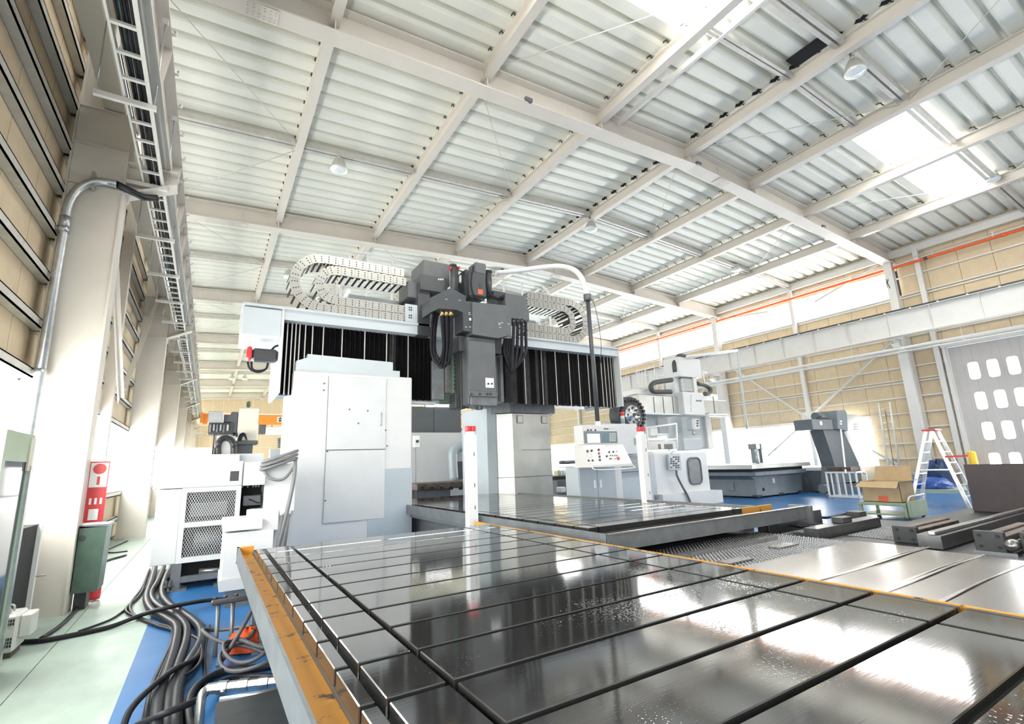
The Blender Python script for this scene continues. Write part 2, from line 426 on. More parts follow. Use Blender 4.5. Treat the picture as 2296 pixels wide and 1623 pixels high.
hook2 = MB(); hook2.box(-.04, .0, -.03, .03, 0, .045); hk2 = hook2.mesh('rail_clip'); y = 2.2
while y < 34:
    link('rail_clip', hk2, 'white_steel', cbr, loc=(24.0, y, 7.22)); y += .9
# bus-bar pipe under the right crane beam
pt = thing('conductor_pipe', 'white conductor pipe hung below the crane beam on the shuttered wall', 'pipe', (24.3, 15, 5.7))
MB().tube([(24.3, -.5, 5.72), (24.3, 30, 5.72)], .06, 10).build('pipe_run', 'white_steel', pt)
MB().tube([(24.3, -.5, 5.58), (24.3, 30, 5.58)], .025, 8).build('pipe_run', 'white_steel', pt)
y = 2.5
while y < 30:
    MB().box(24.1, 24.5, y-.02, y+.02, 5.63, 5.65).box(24.29, 24.31, y-.01, y+.01, 5.65, 6.2).build('hanger', 'white_steel', pt); y += 1.9
# red fire pipe along the shutter wall and its thin companion rail
fp = thing('fire_pipe', 'red steel pipe running high along the tan panelled wall', 'pipe', (25.4, 15, 9.5))
MB().tube([(25.35, -.5, 9.50), (25.35, 33, 9.50)], .055, 12).build('pipe_run', 'orange_pipe', fp)
for y in (1.6, 4.7, 7.15, 10.4, 13.2, 16.2, 19, 22): MB().tube([(25.35, y-.06, 9.5), (25.35, y+.06, 9.5)], .075, 12).build('coupling', 'orange_pipe' if y != 7.15 else 'dark_iron', fp)
for y in (1.8, 5.0, 6.9, 10, 14, 18, 22): MB().box(25.33, 25.37, y-.02, y+.02, 9.5, 9.74).build('hanger', 'white_steel', fp)
MB().tube([(25.4, -.5, 9.73), (25.4, 33, 9.73)], .02, 6).build('hanger_rail', 'girt_steel', fp)
# wall bracing
br = thing('brace_trim', None, None, (25.4, 13, 4), kind='structure')
for p_, q_ in (((25.42, 8.8, 6.4), (25.42, 12.95, 3.3)), ((25.42, 17.2, 6.9), (25.42, 13.05, 3.3)), ((25.42, 12.95, 3.3), (25.42, 15.4, 1.5)), ((25.42, 8.9, 9.9), (25.42, 11.8, 9.0)), ((25.42, 17.2, 9.6), (25.42, 14.2, 9.2)), ((25.42, 10.5, 1.6), (25.42, 8.6, .2)), ((25.42, 17.4, 6.9), (25.42, 21.5, 3.3)), ((25.42, 26.2, 6.9), (25.42, 22, 3.3))):
    MB().bar(p_, q_, .012, .09).bar((Vector(p_)+Vector((-.03, 0, .04))), (Vector(q_)+Vector((-.03, 0, .04))), .06, .012).build('brace_angle', 'white_steel', br)
MB().box(25.40, 25.42, 12.7, 13.3, 3.0, 3.6).build('gusset_plate', 'white_steel', br)
# left wall bracing between the columns
br = thing('brace_trim', None, None, (-1.6, 13, 4), kind='structure')
for p_, q_ in (((-1.55, 8.8, 8.6), (-1.55, 12.9, 6.95)), ((-1.55, 17.2, 8.6), (-1.55, 13.1, 6.95)), ((-1.55, 8.8, 10), (-1.55, 12.9, 8.3)), ((-1.7, 17.3, 6.8), (-1.7, 13.1, 3.4)), ((-1.7, 8.8, 6.6), (-1.7, 12.9, 3.2)), ((-1.55, 17.8, 8.6), (-1.55, 21.9, 6.95)), ((-1.55, 26.2, 8.6), (-1.55, 22.1, 6.95)), ((-1.55, -.2, 8.6), (-1.55, 3.9, 6.95)), ((-1.55, 8.2, 8.8), (-1.55, 4.1, 6.95)), ((-1.55, 8.2, 10.0), (-1.55, 4.1, 8.2))):
    MB().bar(p_, q_, .015, .16).bar((Vector(p_)+Vector((.04, 0, .07))), (Vector(q_)+Vector((.04, 0, .07))), .09, .015).build('brace_angle', 'beige_paint', br)
for Y in (4, 13, 22): MB().box(-1.62, -1.5, Y-.1, Y+.1, 6.9, 9.7).build('brace_post', 'beige_paint', br)
MB().box(-1.7, -1.45, -.5, 53, 6.93, 7.0).build('walk_beam', 'beige_paint', kind='structure')
# end wall, far
we = thing('wall_back', None, None, (12, YF, 0), kind='structure')
for i in range(27):
    MB().box(XL+i*1.03, XL+i*1.03+1.02, YF, YF+.05, 0, 10.8).build('wall_panel', 'tan_board', we)
for z in (2, 3.3, 4.6, 5.9, 7.2, 8.5): MB().box(XL, XR, YF-.08, YF-.01, z-.03, z+.03).build('girt_span', 'white_steel', we)
# sliding door with ribs and rounded lights
dr = thing('door_1', None, None, (XR, 3, 0), kind='structure')
yd0, yd1, zt = -1.2, 7.22, 5.62
# leaves: vertical ribbed boards with cut-outs, each board an object
cols = [6.55-.57*k for k in range(0, 13)]
nb = int((yd1-yd0)/.57)
for k in range(-1, nb+1):
    yc = 6.55-.57*k; y0, y1 = yc-.285, yc+.285
    if y1 > yd1: y1 = yd1
    b = MB(); wx = XR-.01
    rows = [(4.21, 4.89), (3.01, 3.69), (1.83, 2.51), (.65, 1.33)] if k >= 0 else []
    z = 0
    for z0, z1 in sorted(rows):
        b.box(wx, wx+.03, y0, y1, z, z0); b.box(wx, wx+.03, y0, yc-.165, z0, z1); b.box(wx, wx+.03, yc+.165, y1, z0, z1); z = z1
    b.box(wx, wx+.03, y0, y1, z, zt)
    for yr in (y0, y0+.235): b.box(wx-.012, wx, yr+.0, yr+.02, 0, zt)
    b.build('door_leaf_board', 'door_paint', dr)
    for z0, z1 in rows:
        pl = [(yc+.165*math.copysign(min(1, abs(math.cos(a))*1.5), math.cos(a)), (z0+z1)/2+.34*math.copysign(min(1, abs(math.sin(a))*1.12), math.sin(a))) for a in [2*math.pi*j/20 for j in range(20)]]
        MB().prism(pl, wx+.012, wx+.02, 'x').build('pane', 'window_glass', dr)
        # rounded frame corners
        fr = MB()
        for j in range(20):
            a = pl[j]; c = pl[(j+1) % 20]
            cy = math.copysign(.172, a[0]-yc)+yc; 
            o1 = (yc+math.copysign(.185, a[0]-yc) if abs(a[0]-yc) > .08 else a[0], (z0+z1)/2+math.copysign(.36, a[1]-(z0+z1)/2) if abs(a[1]-(z0+z1)/2) > .2 else a[1])
            o2 = (yc+math.copysign(.185, c[0]-yc) if abs(c[0]-yc) > .08 else c[0], (z0+z1)/2+math.copysign(.36, c[1]-(z0+z1)/2) if abs(c[1]-(z0+z1)/2) > .2 else c[1])
            fr.add([(wx-.004, *a), (wx-.004, *c), (wx-.004, *o2), (wx-.004, *o1)], [(0, 1, 2, 3)])
        fr.build('light_rim', 'door_paint', dr)
MB().box(XR-.22, XR+.05, yd1+.02, yd1+.12, 0, zt+.05).build('door_frame', 'white_steel', dr)
MB().box(XR-.25, XR+.02, yd0, yd1+.15, zt+.02, zt+.16).build('door_track', 'white_steel', dr)
# ================================================================== TABLES
def steel_mat(name, col, rough, spots=True, brushed=(2, 40, 2), metal=.88, grain=.012):
    """oiled machined steel: blotchy gloss, brushed grain, fine oil drops"""
    m = mat(name, col, rough, metal, var=.22, vscale=1.6, rvar=.06, bump=.0)
    nt = m.node_tree; N = nt.nodes; L = nt.links; b = N['Principled BSDF']; tc = [n for n in N if n.type == 'TEX_COORD'][0]
    mp = N.new('ShaderNodeMapping'); mp.inputs['Scale'].default_value = brushed; L.new(tc.outputs['Object'], mp.inputs[0])
    g = N.new('ShaderNodeTexNoise'); g.inputs['Scale'].default_value = 3; g.inputs['Detail'].default_value = 8; L.new(mp.outputs[0], g.inputs['Vector'])
    bp = N.new('ShaderNodeBump'); bp.inputs['Strength'].default_value = grain; bp.inputs['Distance'].default_value = .01; L.new(g.outputs[0], bp.inputs['Height'])
    last = bp
    if spots:
        v = N.new('ShaderNodeTexVoronoi'); v.inputs['Scale'].default_value = 62; L.new(tc.outputs['Object'], v.inputs['Vector'])
        n3 = N.new('ShaderNodeTexNoise'); n3.inputs['Scale'].default_value = 1.7; n3.inputs['Detail'].default_value = 2; L.new(tc.outputs['Object'], n3.inputs['Vector'])
        r3 = N.new('ShaderNodeMapRange'); r3.inputs[1].default_value = .5; r3.inputs[2].default_value = .68; r3.inputs[3].default_value = 0; r3.inputs[4].default_value = .42; L.new(n3.outputs[0], r3.inputs[0])
        sb = N.new('ShaderNodeMath'); sb.operation = 'SUBTRACT'; L.new(r3.outputs[0], sb.inputs[0]); L.new(v.outputs['Distance'], sb.inputs[1])
        mx = N.new('ShaderNodeMath'); mx.operation = 'MAXIMUM'; L.new(sb.outputs[0], mx.inputs[0]); mx.inputs[1].default_value = 0
        b2 = N.new('ShaderNodeBump'); b2.inputs['Strength'].default_value = .35; b2.inputs['Distance'].default_value = .006; L.new(mx.outputs[0], b2.inputs['Height']); L.new(bp.outputs[0], b2.inputs['Normal']); last = b2
    L.new(last.outputs[0], b.inputs['Normal']); return m
steel_mat('table_steel', (.20, .20, .20), .03)
steel_mat('plate_steel', (.40, .39, .38), .20, brushed=(10, 10, 10), metal=1.0, grain=.002)
mat('edge_steel', (.42, .41, .40), .3, .9, var=.3, vscale=8)
mat('slot_dark', (.10, .10, .10), .45, .4)
mat('trough_grey', (.20, .215, .225), .42, .4, var=.25, vscale=5)
mat('orange_worn', (.58, .27, .03), .5, col2=(.07, .05, .04), vscale=11, lo=.33, hi=.40, bump=.1)
mat('cast_grey', (.16, .17, .18), .5, .2, var=.2, vscale=6)
mat('rust_steel', (.16, .12, .10), .5, .6, var=.5, vscale=7)
ZT = .80
def slot_table(name, label, rows, ystart, yend, pitch, y_off, gap=.034, depth=.07):
    t = thing(name, label, 'machine table', ((rows[0][0]+rows[-1][1])/2, (ystart+yend)/2, 0))
    ys = []; y = y_off
    while y > ystart: y -= pitch
    while y < yend+.01: ys.append(y); y += pitch
    for xa, xb in rows:
        for a, b in zip(ys[:-1], ys[1:]):
            a2, b2 = max(a+gap/2, ystart), min(b-gap/2, yend)
            if b2-a2 < .03: continue
            MB().cbox(xa, xb, a2, b2, ZT-depth, ZT, .004).build('slot_plate', 'table_steel', t)
    MB().box(rows[0][0]-.0, rows[-1][1], ystart, yend, ZT-.30, ZT-depth).build('table_body', 'slot_dark', t)
    return t
T1Y1 = 6.58
t1 = slot_table('slotted_table', 'long slotted steel machine table filling the foreground with orange drip troughs', [(.508, .565), (.605, .835), (.868, 2.945), (2.972, 3.300), (3.312, 3.352)], -.6, T1Y1, .3925, 1.888)
MB().box(.37, .508, -.6, T1Y1+.1, .690, .702).build('trough_floor', 'orange_worn', t1)
MB().box(.355, .372, -.6, T1Y1+.12, .64, .785).build('trough_wall', 'trough_grey', t1)
MB().prism([(.372, .702), (.372, .78), (.385, .702)], -.6, T1Y1+.1, 'y').build('trough_paint', 'orange_worn', t1)
MB().box(.355, 3.42, T1Y1+.105, T1Y1+.12, .60, .73).box(.372, 3.4, T1Y1, T1Y1+.105, .66, .672).build('end_trough', 'trough_grey', t1)
MB().box(.355, .52, T1Y1+.01, T1Y1+.1, .70, .785).build('corner_block', 'orange_worn', t1)
MB().box(3.352, 3.402, -.6, T1Y1+.1, .69, .702).build('trough_floor', 'orange_worn', t1)
MB().box(3.40, 3.412, -.6, T1Y1+.12, .6, .795).build('rail_lip', 'orange_worn', t1)
MB().box(3.412, 3.43, -.6, T1Y1+.12, .5, .785).build('trough_wall', 'trough_grey', t1)
MB().box(.36, .60, -.6, T1Y1, .60, .645).build('trough_underside', 'trough_grey', t1)
MB().box(.85, 3.2, -.6, T1Y1-.3, 0, .5).build('bed', 'cast_grey', t1)
for y in (1.0, 3.2, 5.45, 6.3): MB().box(.52, .60, y-.05, y+.05, 0, .60).box(.46, .66, y-.08, y+.08, 0, .02).build('leg', 'trough_grey', t1)
# second table, under the gantry
t2 = slot_table('slotted_table', 'slotted steel machine table running between the two gantry columns', [(4.0, 4.16), (4.19, 6.86), (6.89, 7.08)], 4.83, 12.8, .4, 5.116, gap=.03)
MB().box(3.86, 3.88, 4.34, 12.9, .60, .79).build('trough_wall', 'trough_grey', t2)
MB().box(3.86, 7.95, 4.33, 4.35, .60, .79).build('trough_wall', 'trough_grey', t2)
MB().box(3.86, 7.95, 4.30, 4.36, .785, .795).build('trough_lip', 'edge_steel', t2)
MB().box(3.88, 7.9, 4.35, 4.83, .64, .655).build('trough_floor', 'rust_steel', t2)
MB().box(3.88, 4.0, 4.83, 12.9, .64, .655).build('trough_floor', 'rust_steel', t2)
MB().box(7.08, 7.5, 4.9, 12.9, .66, .68).build('trough_floor', 'orange_worn', t2)
MB().box(7.1, 7.93, 4.86, 4.89, .655, .795).build('trough_guard', 'orange_worn', t2)
MB().box(7.5, 7.52, 4.9, 12.9, .60, .80).build('trough_wall', 'trough_grey', t2)
MB().box(7.95, 8.0, 4.25, 4.6, .55, .80).build('end_plate', 'trough_grey', t2)
MB().box(4.2, 6.9, 5.0, 13.5, 0, .50).build('bed', 'cast_grey', t2)
MB().box(3.95, 4.2, 4.5, 12.9, .52, .62).build('guide_rail', 'cast_grey', t2)
# ---- telescopic floor covers in front of the second table, each sheet its own part
cv = thing('way_cover', 'telescopic steel sheet covers lying beside the orange table rail', 'way cover', (5.3, 2.2, 0))
def wavy_sheet(x0, x1, y0, y1, z, amp, ph):
    b = MB(); n = 28; V = []; F = []
    for j, yy in enumerate((y0, y1)):
        for i in range(n+1):
            x = x0+(x1-x0)*i/n
            zz = z+(amp*math.sin(5.0*i/n*2+ph)*(1 if j == 0 else .4))
            V.append((x, yy+(.012*math.sin(4*i/n*2+ph) if j == 0 else 0), zz))
    m = n+1
    V += [(p[0], p[1], p[2]-.006) for p in V]
    for i in range(n):
        F.append((i, i+1, i+1+m, i+m)); F.append((i+2*m, i+3*m, i+1+3*m, i+1+2*m)); F.append((i, i+2*m, i+1+2*m, i+1)); F.append((i+m, i+1+m, i+1+3*m, i+3*m))
    b.add(V, F); return b
for i, (ya, yb_, xr) in enumerate(((2.50, 3.26, 6.98), (2.0, 2.56, 6.85), (1.64, 2.06, 6.74), (1.1, 1.70, 6.66), (.4, 1.16, 6.6))):
    z = .50+.004*i
    wavy_sheet(3.45, xr, ya, yb_, z, 0, i*1.3).build('cover_sheet', 'plate_steel', cv)
    for dy, dz in ((0, .012), (.05, .006)) if i in (0, 1) else ((0, .012),):
        wavy_sheet(3.45, xr+.03, ya+dy-.014, ya+dy+.014, z+dz, .005, i*1.3).build('wiper_strip', 'edge_steel', cv)
MB().box(3.45, 6.98, .4, 3.3, .30, .48).build('cover_body', 'slot_dark', cv)
# ---- chequer plate ahead of table 2: raised lozenges
cp = thing('chequer_plate', 'steel chequer plate deck in front of the second slotted table', 'floor plate', (5.5, 3.8, .45))
mat('chequer', (.58, .59, .60), .28, .9, var=.25, vscale=3)
mat('chequer_base', (.07, .072, .075), .4, .6)  # relief's light and shade put into the colours: bright lozenges, dark plate
MB().box(3.45, 7.1, 3.28, 5.0, .40, .47).build('plate', 'chequer_base', cp)
b = MB(); ix = 0
y = 3.32
while y < 4.6:
    x = 3.5+(.03 if ix % 2 else 0)
    while x < 7.05:
        dx, dy = (.026, .010) if ix % 2 else (.010, .026)
        b.add([(x-dx, y, .47), (x, y-dy, .47), (x+dx, y, .47), (x, y+dy, .47), (x, y, .484)], [(0, 1, 4), (1, 2, 4), (2, 3, 4), (3, 0, 4)]); x += .06
    y += .03; ix += 1
tag(b.build('lozenges', 'chequer', cp), kind='stuff')
for x, y in ((5.95, 3.62), (4.75, 3.46)): MB().cbox(x, x+.42, y, y+.16, .475, .492, .003).build('hatch', 'plate_steel', cp)
MB().box(3.6, 6.6, 4.02, 4.10, .476, .52).build('cover_bar', 'edge_steel', cp)
# ================================================================== LEFT SIDE
mat('machine_white', (.72, .73, .73), .35, var=.04, vscale=3)
mat('panel_white', (.70, .72, .72), .3, .1, var=.06, vscale=2)
mat('hose_black', (.020, .021, .026), .42, var=.3, vscale=25, bump=.15, bscale=90, spec=.2)
mat('hose_grey', (.085, .085, .09), .5, spec=.3)
mat('cable_grey', (.20, .20, .205), .5)
mat('cabinet_green', (.34, .46, .33), .3, var=.1, vscale=2)
mat('box_green', (.08, .13, .10), .4, var=.2, vscale=6)
mat('glass_dark', (.05, .05, .06), .08)
mat('tape', (.70, .66, .55), .5)
mat('heater_grey', (.66, .65, .62), .45, var=.06)
mat('sign_red', (.62, .04, .05), .35)
mat('sign_white', (.85, .85, .84), .4)
mat('orange_cloth', (.75, .09, .01), .7, var=.35, vscale=30, bump=.6, bscale=25)
mat('mesh_dark', (.03, .03, .03), .6)
mat('fitting', (.45, .47, .46), .3, .85, var=.3, vscale=20)
mat('plate_dark', (.04, .044, .048), .48, .25, var=.3, vscale=8)
# ---- conduit on the near column
cd = thing('conduit_pipe', 'galvanised conduit bending over the top of the near beige column', 'conduit', (-1.9, 8.2, 0))
pts = [at(60, 1000, Y=8.22), at(102, 856, Y=8.22), at(150, 470, Y=8.22)]
a = at(150, 470, Y=8.22); e = at(262, 413, Y=8.22)
arc = [a+Vector((0, 0, .0))]
for k in range(1, 9):
    th = math.pi/2*k/8; arc.append(Vector((a.x+(e.x-a.x)*.75*(1-math.cos(th)), 8.22, a.z+(e.z-a.z)*math.sin(th))))
MB().tube([(a.x, 8.22, 1.3)]+arc+[e], .055, 12).build('pipe_run', 'galv', cd)
MB().tube([e, e+Vector((.28, .25, 0)), e+Vector((.45, .3, .06))], .05, 10).build('flexible_end', 'black_rubber', cd)
for z in (4.9, 2.95): MB().tube([(a.x, 8.22, z-.04), (a.x, 8.22, z+.04)], .066, 12).box(a.x-.12, a.x+.02, 8.2, 8.36, z-.02, z+.02).build('clamp', 'galv', cd)
MB().tube([(a.x, 8.22, a.z-.28), (a.x, 8.22, a.z-.1)], .062, 12).build('coupling', 'galv', cd)
MB().box(-1.7, -1.66, 8.18, 8.34, 5.6, 5.82).build('clamp', 'galv', cd)
# ---- ladder cable tray beside the crane beam
tr = thing('cable_tray', 'galvanised ladder cable tray slung beside the crane beam', 'cable tray', (-1.04, 15, 5.9))
for x in (-1.15, -.92): MB().box(x-.012, x+.012, 2, 44, 5.93, 6.02).build('side_rail', 'white_steel', tr)
rme = MB().box(-1.14, -.93, -.02, .02, 5.935, 5.965).mesh('rung'); y = 2.5
while y < 44: link('rung', rme, 'white_steel', tr, loc=(0, y, 0)); y += .4
hme = MB().box(-1.43, -.85, -.025, .025, 5.86, 5.92).mesh('hanger_bar'); y = 4.47
rods = MB().tube([(-1.41, 0, 5.9), (-1.41, 0, 6.9)], .008, 6).mesh('hanger_rod'); rods2 = MB().tube([(-.87, 0, 5.9), (-.87, 0, 7.1)], .008, 6).mesh('hanger_rod')
cme = MB().box(-.90, -.84, -.03, .03, 7.08, 7.16).mesh('rod_clamp')
while y < 40:
    link('hanger_bar', hme, 'white_steel', tr, loc=(0, y, 0)); link('hanger_rod', rods, 'galv', tr, loc=(0, y, 0)); link('hanger_rod', rods2, 'galv', tr, loc=(0, y, 0)); link('rod_clamp', cme, 'girt_steel', tr, loc=(0, y, 0)); y += 1.97
mat('cable_teal', (.02, .16, .14), .5)
for i in range(7):
    x = -.96-.02*i; P_ = []
    for k in range(40): P_.append((x+.014*math.sin(k*.8+i*1.7), 2+k*1.08, 5.985+.016*((i*7) % 3)))
    MB().tube(P_, .014 if i else .018, 6).build('power_cable', 'cable_teal' if i == 5 else 'hose_black', None, label=['black power cable lying on the ladder tray', 'teal power cable lying among black ones on the ladder tray'][i == 5], cat='cable', group='cables on the ladder tray')
# ---- hydraulic power unit in front of the gantry
pu = thing('power_unit', 'white power unit cabinet with two expanded metal grilles on steel legs', 'power unit', (0, 8.9, 0))
y0, y1 = 8.9, 10.2; zb0, zt0 = .37, 1.80
MB().cbox(-.60, -.30, y0, y1, zb0, 1.42, .008).build('side_panel', 'machine_white', pu)
MB().cbox(-.66, .47, y0-.03, y1, 1.43, zt0, .01).build('top_housing', 'machine_white', pu)
MB().cbox(.48, .80, y0, y1, 1.42, 1.78, .008).build('top_extension', 'machine_white', pu)
MB().box(-.29, .46, y0+.25, y1, zb0+.05, 1.42).build('interior', 'mesh_dark', pu)
fr = MB(); fr.box(-.30, -.235, y0, y0+.05, zb0, 1.43).box(.405, .47, y0, y0+.05, zb0, 1.43).box(-.235, .405, y0, y0+.05, zb0, zb0+.07).box(-.235, .405, y0, y0+.05, .86, .93).box(-.235, .405, y0, y0+.05, 1.36, 1.43)
fr.build('grille_frame', 'machine_white', pu)
for z0, z1 in ((zb0+.07, .86), (.93, 1.36)):
    b = MB(); st = .026; n = int(.64/st)
    k = -40
    while k < 60:
        for s in (1, -1):
            # diagonal strands clipped to the opening
            xa = -.235+k*st*1.3; pts_ = []
            dz = z1-z0
            x0_, x1_ = (xa, xa+dz*.55) if s > 0 else (xa+dz*.55, xa)
            ta, tb = 0.0, 1.0
            d = x1_-x0_
            for lim, lo_ in ((-.235, True), (.405, False)):
                if (x0_ < lim) == lo_ and (x1_ < lim) == lo_: ta, tb = 1, 0
                elif (x0_ < lim) != (x1_ < lim):
                    tt = (lim-x0_)/d
                    if (x0_ < lim) == lo_: ta = max(ta, tt)
                    else: tb = min(tb, tt)
            if tb > ta+.01:
                b.bar((x0_+d*ta, y0+.03, z0+dz*ta), (x0_+d*tb, y0+.03, z0+dz*tb), .004, .005)
        k += 1
    tag(b.build('expanded_metal', 'panel_white', pu), kind='stuff')
MB().box(-.18, .3, y0+.1, y0+.3, 1.0, 1.2).cyl((-.1, y0+.15, .65), (.25, y0+.15, .65), .12, 12).build('pump_motor', 'cast_grey', pu)
for x in (-.28, .35):
    for yy in (y0+.06, y1-.1): MB().box(x-.06, x+.06, yy-.05, yy+.05, .02, zb0).box(x-.15, x+.15, yy-.12, yy+.12, 0, .025).build('leg', 'trough_grey', pu)
MB().box(-.3, .4, y0+.02, y0+.1, .10, .18).build('leg_brace', 'trough_grey', pu)
for x in (-.38, -.33): MB().cyl((x, y0-.02, 0), (x, y0-.02, .16), .014, 8).cyl((x, y0-.02, .06), (x, y0-.02, .085), .03, 6).build('anchor_bolt', 'dark_iron', pu)
MB().box(.25, .42, y0-.034, y0-.03, 1.66, 1.72).build('warning_label', 'tape', pu)
MB().box(.30, .42, y0-.034, y0-.03, 1.50, 1.65).build('data_label', 'dark_iron', pu)
MB().cyl((0, y0+.2, .20), (.36, y0+.2, .18), .04, 10).build('cylinder', 'galv', pu)
MB().box(-.25, .42, y0+.35, y1-.2, .03, .34).build('dark_infill', 'dark_gap', pu)  # dark box added to make the space under the unit dark
def pnode(name, parent, label=None):
    o = bpy.data.objects.new(name, None); COL.objects.link(o); o.parent = parent; o.matrix_parent_inverse = winv(parent); o.empty_display_size = .1
    return tag(o, label)
# internals to the right of the grille
ii = pnode('pump_block', pu, 'dark pump block in the gap')
MB().box(.48, .795, 9.4, 9.45, .8, 1.42).build('back_plate', 'dark_gap', ii)
MB().cbox(.52, .78, 9.1, 9.35, 1.10, 1.26, .01).build('valve_body', 'cast_grey', ii)
MB().cbox(.62, .78, 9.0, 9.25, .82, 1.06, .01).build('tank', 'galv', ii)
MB().box(.45, .79, 8.95, 9.4, .72, .8).build('shelf', 'trough_grey', ii)
for x in (.5, .58, .66, .70, .74): MB().cyl((x, 9.3, 1.38), (x, 9.3, 1.43), .012, 6).build('stud', 'sign_white', ii)
MB().tube(smooth_path([(.6, 9.1, 1.2), (.75, 9.0, 1.14), (.77, 9.1, 1.25), (.78, 9.2, 1.3)]), .01, 6).build('pipe', 'hose_black', ii)
MB().box(.45, .55, 9.0, 9.3, 0, .72).box(.70, .78, 9.0, 9.3, 0, .72).build('stand_leg', 'trough_grey', ii)
# white end box with flanged lid, close behind the table corner
eb = thing('cover_box', 'scuffed white steel cover box behind the corner of the slotted table', 'cover box', (.6, 7.4, 0))
MB().cbox(.24, .80, 7.35, 8.2, .33, .88, .006).build('body', 'machine_white', eb)
MB().cbox(.22, .66, 7.32, 8.2, .90, 1.02, .006).build('lid', 'panel_white', eb)
MB().box(.225, .8, 7.33, 8.2, .20, .33).build('skirt', 'panel_white', eb)
MB().box(.3, .78, 7.36, 7.5, 0, .2).build('foot', 'trough_grey', eb)
MB().cbox(.50, .86, 7.45, 7.9, .85, 1.12, .01).build('terminal_box', 'machine_white', eb)
# junction box with cable coil
jb = thing('junction_box', 'white junction box with grey conduits entering from below', 'junction box', (1.0, 9.0, .9))
MB().cbox(.80, 1.27, 9.0, 9.6, .97, 1.75, .01).build('body', 'machine_white', jb)
MB().box(.80, 1.27, 9.15, 9.6, .0, .97).build('pedestal', 'panel_white', jb)
for i, x in enumerate((.88, .98, 1.08, 1.16)):
    MB().tube([(x, 9.0-.05*i, .97), (x-.03, 8.92-.05*i, .7), (x-.07, 8.85-.05*i, .35), (x-.08, 8.85, .0)], .032, 8).build('conduit', 'cable_grey', jb)
    MB().cyl((x, 9.0-.05*i, .93), (x, 9.0-.05*i, 1.0), .045, 8).build('gland', 'sign_white', jb)
cc = thing('cable_coil', 'grey flexible conduit coiled on top of the white junction box', 'cable', (1.0, 8.95, 1.5))
for k in range(3):
    P_ = []
    for j in range(25):
        a_ = 2*math.pi*j/24; P_.append((.98+.26*math.cos(a_), 8.85+.12*math.sin(a_)-.02*k, 1.74+.06*k+.09*math.cos(a_+.3)+.03*math.sin(a_)))
    MB().tube(P_, .024, 8, cap=False).build('coil_turn', 'cable_grey', cc)
MB().tube(smooth_path([(.74, 8.85, 1.68), (.85, 8.8, 1.52), (1.05, 8.8, 1.5), (1.22, 8.84, 1.7)]), .024, 8).build('loop', 'cable_grey', cc)
MB().tube(smooth_path([(1.22, 8.84, 1.82), (1.20, 8.75, 1.5), (1.12, 8.7, 1.0), (1.02, 8.62, .5), (.95, 8.6, .2), (.93, 8.6, .03)]), .03, 8).build('drop', 'cable_grey', cc)
# ---- green glazed cabinet at the left edge
gc = thing('display_cabinet', 'pale green steel cabinet with glazed door standing at the wall', 'cabinet', (-1.75, 6, 0))
MB().box(-1.97, -1.44, 5.55, 6.32, 0, 2.02).build('carcass', 'cabinet_green', gc)
MB().box(-1.44, -1.42, 5.55, 6.32, .0, .10).box(-1.44, -1.42, 5.55, 6.32, 1.78, 2.03).box(-1.44, -1.42, 5.55, 5.63, .1, 1.78).box(-1.44, -1.42, 6.22, 6.32, .1, 1.78).build('door_frame', 'cabinet_green', gc)
MB().box(-1.436, -1.428, 5.63, 6.22, .1, 1.78).build('glass', 'glass_dark', gc)
MB().box(-1.425, -1.41, 6.2, 6.33, 1.7, 2.0).build('tape_strip', 'tape', gc)
MB().box(-1.43, -1.40, 6.27, 6.33, .05, 1.75).build('edge_rail', 'galv', gc)
bk = thing('dark_locker', 'narrow black cabinet with a white door edge behind the green cabinet', 'cabinet', (-1.75, 7.3, 0))
MB().box(-1.97, -1.62, 7.0, 7.9, 0, 1.12).build('carcass', 'dark_gap', bk)
MB().box(-1.62, -1.58, 7.86, 7.92, 0, 1.10).build('door_edge', 'sign_white', bk)
MB().cyl((-1.58, 7.9, .55), (-1.50, 7.9, .55), .012, 8).build('handle', 'galv', bk)
# heater
ht = thing('space_heater', 'pale grey slotted space heater with carrying handle on the floor', 'heater', (-1.62, 7.0, 0))
MB().cbox(-1.78, -1.42, 6.72, 7.05, .05, .38, .02).build('case', 'heater_grey', ht)
for z in (.10, .13, .16, .29, .32): 
    b = MB()
    for k in range(18): b.box(-1.76+.018*k, -1.75+.018*k, 6.713, 6.722, z, z+.022)
    tag(b.build('louvre_row', 'dark_gap', ht), kind='stuff')
for dy in (0, .12): MB().tube(smooth_path([(-1.70, 6.8+dy, .37), (-1.68, 6.8+dy, .44), (-1.52, 6.8+dy, .44), (-1.50, 6.8+dy, .37)]), .01, 6).build('handle', 'galv', ht)
MB().cbox(-1.42, -1.33, 6.78, 7.0, .16, .36, .01).build('control_box', 'heater_grey', ht)
MB().box(-1.78, -1.44, 6.75, 7.02, 0, .05).build('wood_base', 'rust_steel', ht)
# green steel box and red sign on the column
gb = thing('steel_bin', 'dark green steel box fixed to the side of the near column', 'box', (-1.2, 8.7, .2))
MB().prism([(-1.335, .22), (-1.08, .22), (-1.06, 1.0), (-1.335, 1.02)], 8.42, 8.85, 'y').build('body', 'box_green', gb)
MB().box(-1.335, -1.05, 8.42, 8.9, 1.0, 1.03).build('lip', 'trough_grey', gb)
MB().cyl((-1.30, 8.5, .88), (-1.30, 8.41, .88), .035, 12).build('hole_ring', 'dark_iron', gb)
MB().box(-1.32, -1.2, 8.55, 8.8, 0, .22).build('stand', 'dark_iron', gb)
sg = thing('wall_sign', 'tall red fire extinguisher sign on the side of the column', 'sign', (-1.24, 8.62, 1.1))
MB().box(-1.345, -1.14, 8.62, 8.63, 1.05, 1.84).build('board', 'sign_red', sg)
MB().box(-1.335, -1.15, 8.614, 8.62, 1.50, 1.82).build('pale_field', 'sign_white', sg)
